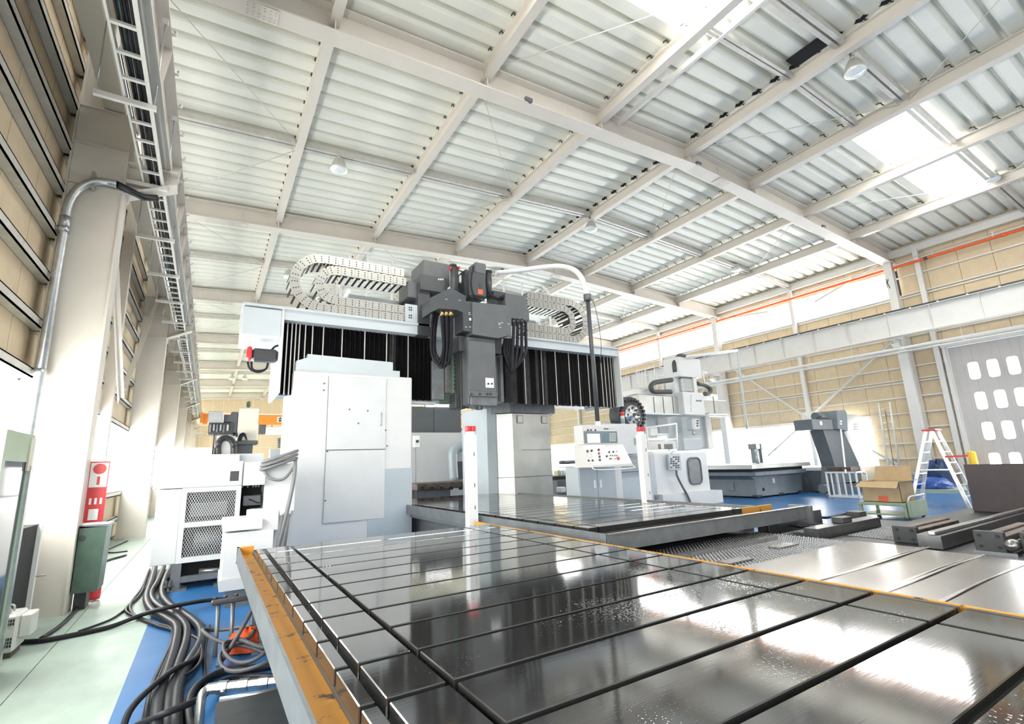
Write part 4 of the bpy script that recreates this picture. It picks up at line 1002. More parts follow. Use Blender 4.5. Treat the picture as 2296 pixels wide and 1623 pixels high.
# hose bundle left, inside the casing
for k in range(11):
    t_ = k/10; x0 = 345+95*t_; x1 = 262+40*((k*7) % 11)/10; bot = 985+30*math.sin(k*1.9); Yk = YH+.05+.03*(k % 4)
    xm = (x0+x1)/2+20
    hose5([(x0, 540, Yk), (x0+3, 650, Yk), (x0+15-20*t_, 850, Yk), (xm+30*t_, bot, Yk+.05), (x1+20, bot-30, Yk+.15), (x1-10, 850, Yk+.2), (x1, 650, Yk+.25), (x1+20, 540, Yk+.25)], .024, 'coolant_hose')
    q0 = at(*c5(x0, 532), Y=Yk); MB().cyl(q0-Vector((0, 0, .12)), q0, .028, 8).build('brass_fitting', 'brass', hd)
for k in range(4):
    x0 = 972+35*k; x1 = 885+20*k; Yk = YH-.02+.02*k
    hose5([(x0, 600, Yk), (x0, 720, Yk), (x0-10+2*k, 900, Yk), (960+8*k, 1055-10*k, Yk+.1), (x1+45, 1000, Yk+.2), (x1+5, 880, Yk+.25), (x1+12, 770, Yk+.25)], .040, 'power_hose', 'hose_black')
    q0 = at(*c5(x0, 612), Y=Yk); MB().cyl(q0-Vector((0, 0, .06)), q0, .05, 10).build('hose_gland', 'dark_iron', hd)
# lamp under the beam
MB().cbox(3.9, 4.75, 11.3, 11.45, 3.12, 3.2, .02).build('work_lamp_housing', 'arm_white', hd)
# --- pendant arm and pole
pa = part_node('pendant_arm', gm, 'white bent pipe arm with a black pole')
YA = 11.0
pts_ = [(1112, 612), (1160, 607), (1220, 599), (1255, 597), (1285, 604), (1303, 622), (1313, 648), (1317, 662)]
Ya = [11.3, 11.1, 10.7, 10.4, 10.1, 9.9, 9.8, 9.75]
PP = [at(x, y, Y=v) for (x, y), v in zip(pts_, Ya)]
MB().tube(smooth_path(PP), .075, 12).build('arm_tube', 'arm_white', pa)
e_ = PP[-1]; MB().tube([e_+Vector((0, 0, .02)), e_-Vector((0, 0, .16))], .11, 14).build('swivel', 'cast_grey', pa)
zbot = at(1340, 945, Y=9.72).z
q = at(1340, 945, Y=9.6)
MB().tube([e_-Vector((0, 0, .1)), (q.x, 9.6, q.z)], .058, 12).build('pole', 'head_grey', pa)
MB().tube(smooth_path([e_+Vector((.05, 0, -.05)), e_+Vector((.25, 0, -.3)), e_+Vector((.35, -.02, -1.2)), e_+Vector((.3, 0, -1.9))]), .008, 5).build('pull_cord', 'hose_black', pa)
# ================================================================== CONSOLE SIDE
mat('console_grey', (.48, .535, .565), .4, .1, var=.04, vscale=2)
mat('console_white', (.70, .70, .68), .4)
mat('screen', (.75, .80, .82), .15, emit=(.8, .9, .95), strength=.5)
mat('bezel', (.20, .23, .25), .4)
mat('key_blue', (.12, .25, .33), .4)
mat('key_grey', (.55, .60, .55), .4)
mat('knob', (.05, .05, .055), .4)
mat('knob_red', (.55, .03, .05), .35)
mat('shutter_grey', (.50, .54, .56), .35, .4)
mat('base_grey', (.20, .235, .265), .4, var=.15, vscale=3)
mat('conveyor_grey', (.13, .15, .17), .4, var=.12, vscale=3)
mat('cardboard', (.50, .36, .20), .8, var=.12, vscale=6)
mat('cardboard_in', (.40, .29, .16), .85)
mat('alu', (.72, .73, .73), .25, .85, var=.12, vscale=10)
mat('tarp_blue', (.02, .10, .42), .35, var=.45, vscale=7, bump=.8, bscale=9)
mat('tarp_navy', (.015, .05, .15), .4, var=.5, vscale=7, bump=.8, bscale=9)
mat('yellow_paint', (.80, .50, .02), .4)
mat('brown_plate', (.036, .02, .022), .45, var=.35, vscale=3)
mat('cart_green', (.30, .38, .24), .45, var=.12, vscale=4)
mat('clamp_green', (.08, .15, .08), .45, .2, var=.3, vscale=9)
mat('teal_pad', (.30, .42, .38), .4)
def cm(a, b): return (1260+a*.24646, 760+b*.24646)
def s2(a, b): return (1560+a*.32056, 840+b*.32056)
# safety posts
for xc, Yp, lab in ((at(1056, 1060, Y=7.4).x, 7.4, 'white square safety post with red cap between the two slotted tables'), (at(1444, 1050, Y=7.25).x, 7.25, 'white square safety post with red cap in front of the control console')):
    t = thing('safety_post', lab, 'post', (xc, Yp, 0), group='safety posts beside the tables')
    MB().cbox(xc-.085, xc+.085, Yp-.07, Yp+.07, 0, 2.10, .006).build('shaft', 'arm_white', t)
    MB().cbox(xc-.05, xc+.05, Yp-.05, Yp+.05, 2.10, 2.16, .004).build('neck', 'arm_white', t)
    for dx in (-.045, .045): MB().cbox(xc+dx-.04, xc+dx+.04, Yp-.06, Yp+.04, 2.16, 2.25, .012).build('red_lamp', 'servo_red', t)
    for z in (.9, 1.25, 1.75): MB().box(xc+.02, xc+.035, Yp-.075, Yp-.07, z, z+.06).build('key_slot', 'cast_grey', t)
    MB().box(xc-.12, xc+.12, Yp-.1, Yp+.1, 0, .02).build('foot_plate', 'arm_white', t)
# hanging switch beside the gantry column
sw = thing('pull_switch', 'small white pull switch box on the edge of the gantry column', 'switch', (4.08, 10.9, 2.2))
MB().cbox(4.0, 4.14, 10.82, 10.95, 2.05, 2.32, .01).build('case', 'console_white', sw)
MB().cyl((4.07, 10.82, 2.19), (4.07, 10.79, 2.19), .035, 12).build('button', 'knob', sw)
MB().tube([(4.05, 10.86, 2.05), (4.06, 10.86, .85)], .008, 6).build('cord', 'cable_grey', sw)
# ---- control pendant
pd = thing('control_pendant', 'white machine control pendant with screen, keypad and rows of knobs', 'control panel', (8.3, 9.4, 1.5))
YP = 9.3
MB().cbox(7.72, 8.93, YP, YP+.32, 1.99, 2.47, .012).build('upper_housing', 'console_white', pd)
def pe(x0, x1, y0, y1, d, name, m, ch=.004, Y=YP, parent=None): return pb(cm, x0, x1, y0, y1, Y-d, d, name, m, parent or pd, ch)
pe(200, 505, 838, 948, .006, 'bezel', 'bezel')
pe(232, 348, 862, 944, .010, 'screen', 'screen')
kp = pe(366, 494, 848, 940, .010, 'keypad', 'bezel')
for r_ in range(5):
    for c_ in range(6):
        x = 374+20*c_; y = 856+16*r_
        MB_ = pb(cm, x, x+15, y, y+11, YP-.016, .008, 'key', 'key_blue' if c_ < 3 else 'key_grey', kp, .002)
for x in (234, 262, 302): q = at(*cm(x, 828), Y=YP); MB().cyl(q, q-Vector((0, .02, 0)), .022, 10).build('knob', 'knob', pd)
pe(380, 425, 812, 822, .004, 'nameplate', 'knob', .001); pe(432, 485, 808, 818, .004, 'nameplate', 'key_grey', .001)
# sloping lower desk
MB().prism([(YP-.30, 1.50), (YP-.02, 1.985), (YP+.32, 1.985), (YP+.32, 1.45), (YP-.30, 1.45)], 7.70, 9.02, 'x').build('lower_desk', 'console_white', pd)
def desk(a, b):                      # point on the sloping face
    # intersect the sight line with the desk plane through (YP-.02,1.985) and (YP-.30,1.50)
    o = Vector((0, 0, H)); d = at(*cm(a, b), Y=1)-o; n_ = Vector((0, -(1.985-1.50), .28)).normalized(); p_ = Vector((8, YP-.02, 1.985))
    return o+d*((p_-o).dot(n_)/d.dot(n_)), -n_ if n_.y > 0 else n_
for x, y, r_, m in ((230, 1022, .028, 'knob'), (268, 1018, .028, 'knob'), (332, 1010, .028, 'knob'), (335, 1042, .028, 'knob_red'), (340, 1072, .026, 'knob'), (343, 1102, .026, 'knob'), (240, 1108, .024, 'knob'), (277, 1107, .024, 'knob'), (428, 1030, .022, 'knob'), (465, 1028, .022, 'knob'), (500, 1022, .020, 'key_grey'), (405, 1068, .024, 'knob'), (438, 1062, .012, 'knob'), (458, 1062, .012, 'knob'), (478, 1062, .012, 'knob'), (497, 1062, .012, 'knob'), (480, 1090, .018, 'key_grey'), (511, 1086, .04, 'knob_red')):
    q, n_ = desk(x, y); MB().cyl(q, q+n_*.03, r_, 12).build('knob', m, pd)
q, n_ = desk(250, 1060); MB().tube([q+Vector((.07*math.cos(a_), 0, 0))+Vector((0, -.5*.0, 0))+Vector((0, .035*math.sin(a_), .06*math.sin(a_))) for a_ in [2*math.pi*k/20 for k in range(20)]], .008, 6).build('hand_wheel', 'key_grey', pd)
q, n_ = desk(433, 1085); MB().bar(q, q+n_*.09+Vector((0, 0, -.06)), .02).build('feed_lever', 'knob', pd)
for k in range(11): q, n_ = desk(392+11*k, 970); MB().cyl(q, q+n_*.008, .011, 8).build('indicator', 'key_grey', pd)
MB().tube(smooth_path([(7.72, YP-.28, 1.50), (7.74, YP-.36, 1.40), (8.4, YP-.38, 1.38), (9.0, YP-.36, 1.40), (9.12, YP-.2, 1.46), (9.08, YP+.1, 1.9)]), .014, 6).build('guard_rail', 'arm_white', pd)
qe = at(1340, 945, Y=9.6); MB().tube([(qe.x, 9.6, 2.40), (qe.x, 9.6, qe.z+.002)], .08, 12).build('pole_socket', 'console_white', pd); MB().box(qe.x-.2, qe.x+.2, YP+.3, 9.68, 2.36, 2.42).build('socket_plate', 'console_white', pd)
# cabinet below
cbn = thing('control_cabinet', 'pale grey two door control cabinet below the pendant', 'cabinet', (8.5, 9.9, 0))
MB().cbox(7.90, 9.14, 9.78, 10.3, 0, 1.46, .01).build('carcass', 'console_grey', cbn)
for x0, x1, hx in ((7.92, 8.50, 8.40), (8.52, 9.08, 8.60)):
    d_ = MB().cbox(x0, x1, 9.755, 9.78, .08, 1.44, .004).build('door', 'console_grey', cbn)
    MB().cbox(hx-.03, hx+.03, 9.73, 9.755, .92, 1.12, .008).build('handle', 'arm_white', d_)
MB().cbox(9.15, 9.40, 9.8, 10.3, 0, 1.62, .01).build('end_panel', 'console_white', cbn)
# white enclosure and roller cover to its side
en = thing('electric_enclosure', 'tall white enclosure with a ribbed roller cover beside the console', 'enclosure', (9.9, 10.4, 0))
MB().cbox(9.42, 10.75, 10.4, 11.2, 1.75, 2.62, .01).build('upper_box', 'machine_white', en)
MB().cbox(9.6, 11.4, 10.6, 11.3, 0, 1.25, .01).build('lower_box', 'console_grey', en)
for k in range(11): MB().cbox(9.75, 11.3, 10.5, 10.62, 1.26+.043*k, 1.296+.043*k, .008).build('cover_slat', 'shutter_grey', en)
MB().box(9.6, 11.4, 10.62, 11.3, 1.25, 1.75).build('cover_back', 'shutter_grey', en)
MB().box(9.8, 11.3, 10.57, 10.6, 0, .12).build('kick_plate', 'dark_gap', en)
pb(cm, 660, 715, 900, 960, 10.38, .02, 'notice', 'teal_pad', en, .002)
# ---- third machine: enclosure, railing, gantry
m3 = thing('gantry_machine', 'white gantry machining centre with tool wheel behind the console', 'milling machine', (15, 13, 0))
MB().cbox(12.45, 15.3, 11.5, 13.0, .35, 1.84, .09).build('enclosure', 'machine_white', m3)
MB().prism([(12.6, 0), (15.65, 0), (15.65, .42), (15.2, .45), (12.6, .45)], 11.35, 13.0, 'y').build('enclosure_base', 'machine_white', m3)
ov = [(at(*cm(1205, 1190), Y=11.49).x+.33*math.copysign(min(1, abs(math.cos(a_))*1.25), math.cos(a_)), 1.13+.44*math.copysign(min(1, abs(math.sin(a_))*1.18), math.sin(a_))) for a_ in [2*math.pi*k/28 for k in range(28)]]
MB().prism(ov, 11.47, 11.5, 'y').build('window_pane', 'trough_grey', m3)
MB().tube([(x, 11.47, z) for x, z in ov+[ov[0]]], .03, 8).build('window_gasket', 'cast_grey', m3)
pdn = thing('button_box', 'grey button box on a cable mounted on the white enclosure', 'button box', (13.6, 11.4, 1.2))
pb(cm, 975, 1085, 1045, 1190, 11.34, .10, 'case', 'console_grey', pdn)
for r_ in range(6):
    for c_ in range(4): pb(cm, 990+22*c_, 1004+22*c_, 1068+19*r_, 1080+19*r_, 11.325, .02, 'button', 'knob' if (r_*5+c_*3) % 4 else 'console_white', pdn, .004)
MB().tube(smooth_path([at(*cm(a, b), Y=11.3) for a, b in ((1040, 1195), (1050, 1250), (1100, 1350), (1140, 1420), (1175, 1500))]), .035, 8).build('lead', 'cast_grey', pdn)
MB().bar(at(*cm(1000, 1040), Y=11.4), at(*cm(1030, 1020), Y=11.45), .04).build('bracket', 'galv', pdn)
# machine-3 frame rail
for a_, b_ in (((760, 810), (1040, 770)), ((1040, 770), (1050, 1000)), ((770, 810), (790, 1010)), ((790, 925), (1040, 910))): MB().tube([at(*cm(*a_), Y=12.6), at(*cm(*b_), Y=12.6)], .035, 8).build('guard_rail', 'arm_white', m3)
Y3 = 13.6
def p3(x0, x1, y0, y1, name, m, Y=Y3, d=.6, ch=.02): return pb(cm, x0, x1, y0, y1, Y, d, name, m, m3, ch)
p3(700, 1115, 515, 680, 'cross_beam', 'brushed_panel', Y3+.1, 1.2)
p3(1290, 1505, 555, 680, 'cross_beam', 'brushed_panel', Y3+.1, 1.2)
for x in (840, 925, 1012, 1385): p3(x, x+3, 525, 678, 'cover_joint', 'cast_grey', Y3+.08, .03, .002)
p3(740, 1500, 680, 694, 'beam_ledge', 'shutter_grey', Y3-.05, .3, .005)
p3(670, 1065, 465, 512, 'beam_top', 'arm_white', Y3+.4, .8)
p3(1280, 1420, 500, 560, 'beam_top', 'arm_white', Y3+.6, .6)
p3(1110, 1295, 485, 690, 'head_block', 'machine_white', Y3-.2, .7)
for k in range(8): p3(1172, 1180, 510+20*k, 516+20*k, 'screw', 'cast_grey', Y3-.21, .02, .003)
p3(1222, 1272, 556, 568, 'nameplate', 'cast_grey', Y3-.21, .012, .002)
p3(1060, 1265, 172, 345, 'motor_hood', 'machine_white', Y3-.1, .8)
p3(1100, 1200, 345, 490, 'motor_body', 'galv', Y3, .4, .08)
p3(1025, 1115, 300, 500, 'head_arm', 'machine_white', Y3+.2, .5)
p3(1200, 1230, 345, 490, 'motor_cover', 'machine_white', Y3-.05, .5)
p3(1195, 1260, 715, 830, 'spindle', 'machine_white', Y3, .4, .06)
for k in range(3): p3(1228, 1242, 738+22*k, 750+22*k, 'spindle_mark', 'knob', Y3-.02, .02, .004)
p3(1205, 1232, 830, 870, 'tool', 'galv', Y3+.1, .15, .03)
p3(1095, 1310, 700, 990, 'column', 'console_grey', Y3+.9, .8)
p3(1320, 1370, 700, 1000, 'column', 'machine_white', Y3+.8, .8)
p3(780, 860, 700, 900, 'column', 'console_grey', Y3+1.2, .6); p3(880, 970, 700, 860, 'column', 'machine_white', Y3+1.2, .6)
p3(800, 880, 800, 890, 'coolant_head', 'machine_white', Y3+.3, .3, .05)
p3(790, 1045, 925, 1005, 'rear_panel', 'console_white', Y3-.3, .3); p3(880, 1010, 955, 1000, 'rear_slot', 'cast_grey', Y3-.32, .03, .004)
p3(900, 930, 955, 1000, 'rear_slot_panel', 'console_white', Y3-.33, .03, .004)
p3(1110, 1270, 905, 1010, 'apron', 'console_grey', Y3-.4, .4)
# cable chains of machine 3
def loop3(pts_, r, name='cable_loop', m='chain_dark'): MB().tube(smooth_path([at(*cm(a, b), Y=Y3+.1) for a, b in pts_]), r, 8).build(name, m, m3)
loop3([(1000, 372), (900, 385), (835, 400), (808, 435), (830, 475), (880, 480), (990, 480)], .10, 'cable_loop', 'head_grey')
loop3([(1230, 405), (1300, 420), (1345, 450), (1345, 490), (1300, 500)], .10, 'cable_loop', 'head_grey')
loop3([(1035, 300), (1028, 220), (1060, 165), (1100, 158), (1140, 170)], .12, 'cable_loop', 'head_grey')
gpt = lambda a, b: (1360+a*.26132, 680+b*.26132)
pm3 = part_node('pendant_arm', m3, 'white overhead arm with a grey drop pole')
MB().tube([at(*gpt(690, 458), Y=13.4), at(*gpt(1060, 412), Y=13.4), at(*gpt(1118, 405), Y=13.4)], .07, 10).build('arm_tube', 'arm_white', pm3)
MB().tube(smooth_path([at(*gpt(1118, 405), Y=13.4), at(*gpt(1128, 450), Y=13.4), at(*gpt(1150, 640), Y=13.4), at(*gpt(1208, 1075), Y=13.4)]), .05, 8).build('drop_pole', 'console_grey', pm3)
# railing on top of machine 3
for a_, b_ in (((680, 290), (840, 250)), ((840, 250), (1000, 268)), ((680, 290), (700, 440)), ((760, 285), (770, 440)), ((840, 250), (845, 400)), ((690, 330), (980, 330)), ((1280, 290), (1300, 400)), ((1280, 300), (1320, 305))): MB().tube([at(*cm(*a_), Y=Y3+1), at(*cm(*b_), Y=Y3+1)], .022, 6).build('rail_tube', 'arm_white', m3)
for k in range(11): MB().tube([at(*cm(700+27*k, 290 if k > 3 else 285), Y=Y3+1), at(*cm(705+27*k, 430), Y=Y3+1)], .012, 5).build('rail_bar', 'arm_white', m3)
# tool wheel
tw = part_node('tool_magazine', m3, 'black round tool magazine with silver hub')
q = at(*cm(645, 690), Y=12.9)
MB().cbox(q.x-.62, q.x+.6, q.y+.1, q.y+.5, .0, q.z, .05).build('housing', 'dark_iron', tw)
MB().lathe((q.x, q.y+.1, q.z), [(.70, .4), (.70, 0), (.64, -.05), (.0, -.05)], 32, axis='y').build('housing_arch', 'head_grey', tw)
for k in range(24):
    a_ = 2*math.pi*k/24; c_ = Vector((q.x+.57*math.cos(a_), q.y+.03, q.z+.57*math.sin(a_))); MB().cyl(c_, c_-Vector((0, .08, 0)), .062, 8).build('tool_pocket', 'chain_dark', tw)
MB().lathe((q.x, q.y, q.z), [(.0, -.06), (.12, -.06), (.14, -.02), (.36, -.02), (.38, .02), (.38, .05)], 28, axis='y').build('hub', 'alu', tw)
for k in range(8):
    a_ = 2*math.pi*k/8; c_ = Vector((q.x+.27*math.cos(a_), q.y-.02, q.z+.27*math.sin(a_))); MB().cyl(c_, c_-Vector((0, .02, 0)), .045, 8).build('hub_hole', 'dark_iron', tw)
MB().cyl((q.x, q.y-.06, q.z), (q.x, q.y-.1, q.z), .07, 12).build('hub_nut', 'dark_iron', tw)
tl = thing('signal_tower', 'small signal lamp with a red top left of the tool magazine', 'signal lamp', tuple(at(*cm(550, 790), Y=12.2)))
q = at(*cm(552, 720), Y=12.2)
for k, m in enumerate(('console_white', 'teal_pad', 'console_white', 'servo_red')): MB().cyl((q.x, q.y, q.z-.3+.13*k), (q.x, q.y, q.z-.175+.13*k), .07, 12).build('lens', m, tl)
MB().cyl((q.x, q.y, 0), (q.x, q.y, q.z-.3), .05, 8).build('pole', 'arm_white', tl)
# ---- grey machine base and table (fourth machine)
b4 = thing('table_machine', 'blue grey machine base with a flat steel table against the wall windows', 'machine base', (19, 12, 0))
MB().prism([(17.6, .06), (17.6, .68), (17.3, .80), (20.9, .80), (20.7, .06)], 11.3, 13.6, 'y').build('bed', 'base_grey', b4)
MB().cbox(17.2, 20.7, 11.0, 15, .82, .98, .02).build('saddle', 'base_grey', b4)
MB().cbox(16.9, 20.9, 10.9, 15.5, 1.08, 1.24, .02).build('work_table', 'brushed_panel', b4)
MB().box(17.2, 20.6, 11.1, 15, .98, 1.08).build('table_gap', 'dark_gap', b4)
for x, y in ((17.7, 11.35), (17.7, 13.2), (19.2, 11.4), (20.5, 11.4)): MB().cbox(x-.15, x+.15, y-.12, y+.12, .05, .12, .01).cyl((x, y, 0), (x, y, .06), .07, 8).build('levelling_foot', 'dark_iron', b4)
MB().cbox(17.55, 17.62, 12.2, 12.45, .25, .55, .01).build('switch_box', 'base_grey', b4)
MB().cyl((18.05, 11.31, .3), (18.05, 11.28, .3), .06, 12).build('port', 'dark_gap', b4)
MB().box(18.7, 18.85, 11.28, 11.3, .5, .68).build('label', 'console_white', b4)
for k in range(3): MB().tube(smooth_path([(20.8+.08*k, 11.2, .85), (20.75+.08*k, 11.1, .4), (20.9+.05*k, 11.05, .1), (21.3, 11.0, .03)]), .025, 6).build('hose', 'hose_grey', b4)
MB().cyl((18.9, 11.9, 1.24), (18.9, 11.9, 1.75), .05, 8).box(18.85, 18.95, 11.85, 11.95, 1.7, 1.82).build('gauge_post', 'galv', b4)
for x, lab in ((22.2, 'grey steel upright before the wall windows, nearer the table machine'), (22.62, 'grey steel upright before the wall windows, nearer the conveyor')): MB().cbox(x, x+.22, 14, 14.3, 0, 2.1, .02).cbox(x-.06, x+.28, 13.94, 14.36, 1.85, 2.12, .02).build('steel_upright', 'base_grey', None, label=lab, cat='upright')
# dark second bed behind the rack
b5 = thing('machine_bed', 'dark low machine bed behind the white stand and conveyor', 'machine bed', (23, 10.8, 0))
MB().cbox(21.5, 24.4, 10.8, 12.5, .0, .85, .02).build('bed', 'conveyor_grey', b5)
MB().cbox(21.45, 24.4, 10.7, 12.5, .85, 1.0, .02).build('bed_top', 'arm_white', b5)
cpn = thing('coolant_pump', 'small grey coolant pump on the floor behind the white stand', 'pump', (20.6, 10.3, 0)); MB().cyl((20.3, 10.3, .22), (20.8, 10.3, .22), .17, 12).build('motor', 'base_grey', cpn); MB().box(20.25, 20.9, 10.15, 10.45, 0, .06).build('foot', 'conveyor_grey', cpn)
# ---- chip conveyor
cvx = thing('chip_conveyor', 'dark grey chip conveyor with a tall sloping neck and motor', 'conveyor', (21.6, 10, 0))
YV = 10.0
def sp(a, b, Y=YV): q = at(*s2(a, b), Y=Y); return (q.x, q.z)
MB().prism([sp(890, 385), sp(1045, 385), sp(1150, 650), sp(1165, 760), sp(970, 760), sp(972, 640), sp(950, 560)], YV, YV+.5, 'y').build('neck', 'conveyor_grey', cvx)
q0, q1 = sp(960, 700), sp(1165, 760); MB().box(q0[0]-.1, q1[0]+.1, YV, YV+.5, 0, q1[1]+.1).build('boot', 'conveyor_grey', cvx)
def sb(x0, x1, y0, y1, Y, d, name, m, parent, ch=.015): return pb(s2, x0, x1, y0, y1, Y, d, name, m, parent, ch)
sb(815, 958, 312, 385, YV-.1, .7, 'discharge_box', 'conveyor_grey', cvx)
MB().prism([sp(960, 252), sp(1015, 248), sp(1030, 275), sp(1035, 395), sp(965, 380)], YV-.15, YV+.55, 'y').build('drive_housing', 'base_grey', cvx)
for k in range(2): sb(1008, 1024, 320+18*k, 332+18*k, YV-.17, .02, 'vent', 'console_white', cvx, .002)
sb(868, 885, 325, 352, YV-.12, .02, 'label', 'console_white', cvx, .002)
q = at(*s2(905, 290), Y=YV); MB().tube([(q.x-.35, YV+.2, q.z), (q.x+.35, YV+.2, q.z)], .17, 12).build('drive_motor', 'conveyor_grey', cvx)
MB().tube(smooth_path([at(*s2(842, 315), Y=YV), at(*s2(855, 298), Y=YV), at(*s2(875, 292), Y=YV)]), .02, 6).build('lead', 'hose_black', cvx)
ec = thing('electric_cabinet', 'white electrical cabinet with nine buttons behind the conveyor', 'cabinet', (22.6, 11, 0))
YE = 10.8
x0 = at(*s2(1030, 350), Y=YE).x; x1 = at(*s2(1142, 350), Y=YE).x; zt_ = at(*s2(1100, 278), Y=YE).z
MB().cbox(x0, x1, YE, YE+.7, 1.0, zt_, .02).build('carcass', 'machine_white', ec)
for r_ in range(3):
    for c_ in range(3): sb(1110+13*c_, 1118+13*c_, 342+17*r_, 350+17*r_, YE-.02, .03, 'button', 'knob', ec, .005)
# ---- white tubular stand with steel block and leaning bars
rk = thing('stand_frame', 'white tubular steel stand with a rusty block lying on top', 'stand', (19.2, 9, 0))
for (x, y) in ((19.0, 9.43), (19.0, 8.47), (19.7, 9.43), (19.7, 8.47)): MB().bar((x, y, 0), (x, y, .9), .05).build('leg', 'arm_white', rk)
for z in (.05, .88):
    for a_, b_ in (((19, 9.43), (19, 8.47)), ((19.7, 9.43), (19.7, 8.47)), ((19, 9.43), (19.7, 9.43)), ((19, 8.47), (19.7, 8.47))): MB().bar((*a_, z), (*b_, z), .05).build('rail', 'arm_white', rk)
for k in range(4): y = 9.27-.2*k; MB().bar((19.0, y, .05), (19.0, y, .88), .04).build('upright_bar', 'arm_white', rk)
MB().cbox(19.0, 19.6, 8.6, 9.4, .91, 1.06, .01).build('steel_block', 'rust_steel', None, label='rusty brown steel block lying on the white tubular stand', cat='steel block')
lb = thing('leaning_bars', 'two long white bars leaning against the conveyor neck', 'bars', (19.3, 9, 1))
MB().bar(at(*s2(1050, 690), X=18.9), at(*s2(1015, 385), X=20.4), .05).build('bar', 'arm_white', lb)
MB().bar(at(*s2(1180, 690), X=19.6), at(*s2(1040, 400), X=20.7), .05).build('bar', 'galv', lb)
# ---- cart with cardboard box
ct = thing('tool_cart', 'worn green steel cart carrying the cardboard box', 'cart', (14.2, 5.7, 0))
MB().cbox(13.75, 14.7, 5.2, 6.2, .30, .38, .01).build('tray', 'cart_green', ct)
MB().cbox(13.77, 14.65, 5.25, 6.15, .08, .12, .005).build('shelf', 'cart_green', ct)
for x in (13.8, 14.65):
    for y in (5.24, 6.16): MB().box(x-.03, x+.03, y-.03, y+.03, .05, .32).build('leg', 'cart_green', ct); MB().cyl((x-.02, y, .05), (x+.02, y, .05), .05, 10).build('caster', 'dark_iron', ct)
MB().tube(smooth_path([(13.8, 5.18, .36), (13.8, 5.12, .52), (14.1, 5.05, .54), (14.6, 5.1, .53), (14.65, 5.18, .36)]), .018, 8).build('handle', 'arm_white', ct)
MB().cbox(13.76, 14.68, 5.12, 5.19, .06, .42, .01).build('end_panel', 'cart_green', ct)
bx = thing('cardboard_box', 'open cardboard box with raised flaps standing on the green cart', 'box', (14.1, 5.7, .38))
X0, X1, y0, y1, z0, z1 = 13.8, 14.55, 5.28, 6.08, .385, .86
MB().box(X0, X1, y0, y0+.008, z0, z1).build('side', 'cardboard', bx); MB().box(X0, X1, y1-.008, y1, z0, z1).build('side', 'cardboard', bx)
MB().box(X0, X0+.008, y0, y1, z0, z1).build('side', 'cardboard', bx); MB().box(X1-.008, X1, y0, y1, z0, z1).build('side', 'cardboard', bx)
MB().box(X0, X1, y0, y1, z0, z0+.01).build('bottom', 'cardboard_in', bx)
def flap(p, q, r, s_): MB().add([p, q, r, s_, *[Vector(v)+Vector((.005, 0, -.006)) for v in (p, q, r, s_)]], [(0, 1, 2, 3), (7, 6, 5, 4), (0, 4, 5, 1), (1, 5, 6, 2), (2, 6, 7, 3), (3, 7, 4, 0)]).build('flap', 'cardboard', bx)
flap((X0, y0, z1), (X0, y1, z1), (X0-.22, y1+.04, z1-.12), (X0-.22, y0-.02, z1-.14))
flap((X1, y0, z1), (X1, y1, z1), (X1+.12, y1-.02, z1+.33), (X1+.12, y0+.02, z1+.34))
flap((X0, y0, z1), (X1, y0, z1), (X1-.04, y0-.30, z1+.06), (X0+.04, y0-.32, z1+.04))
flap((X0, y1, z1), (X1, y1, z1), (X1-.04, y1+.25, z1-.06), (X0+.04, y1+.25, z1-.08))
MB().box(X0-.002, X0, 5.55, 5.75, .40, .52).build('printed_mark', 'label_orange', bx)
# ---- aluminium step ladder
sl = thing('step_ladder', 'aluminium step ladder with red top standing on the blue floor', 'ladder', (17.7, 5.8, 0))
apex = Vector((17.7, 5.72, 2.1))
for sgn, fy in ((1, 6.45), (-1, 5.15)):
    for sx in (-.28, .28):
        p_ = Vector((17.7+sx*.75, apex.y+sgn*.07, 2.08)); f_ = Vector((17.7+sx*1.15, fy, .0)); MB().bar(p_, f_, .035, .08, up=(0, 1, 0)).build('stile', 'alu', sl)
    for k in range(1, 7):
        t_ = k/7; y_ = apex.y+sgn*.07+(fy-apex.y-sgn*.07)*t_; z_ = 2.08*(1-t_); w_ = .28*(.75+.4*t_)
        MB().box(17.7-w_, 17.7+w_, y_-.04, y_+.04, z_-.012, z_+.012).build('step', 'alu', sl)
MB().cbox(17.45, 17.95, 5.56, 5.88, 2.08, 2.13, .01).build('top_cap', 'servo_red', sl)
MB().bar((17.42, 5.45, 1.35), (17.42, 4.95, 1.36), .03, .05).build('stay_bar', 'servo_red', sl)
MB().bar((17.42, 6.15, 1.0), (17.42, 5.45, 1.0), .02, .04).build('spreader', 'alu', sl)
# extension ladder on the wall
xl_ = thing('extension_ladder', 'tall aluminium extension ladder leaning on the tan panelled wall', 'ladder', (25.2, 9.65, 0))
for y in (9.45, 9.87): MB().bar((25.0, y, 0), (25.35, y, 3.66), .03, .07).build('stile', 'alu', xl_)
for k in range(11): z = .3+.31*k; MB().cyl((25.02+.095*z, 9.45, z), (25.02+.095*z, 9.87, z), .016, 8).build('rung', 'alu', xl_)
MB().tube([(25.1, 9.66, .9), (25.3, 9.66, 3.3)], .012, 6).build('rope', 'dark_iron', xl_)
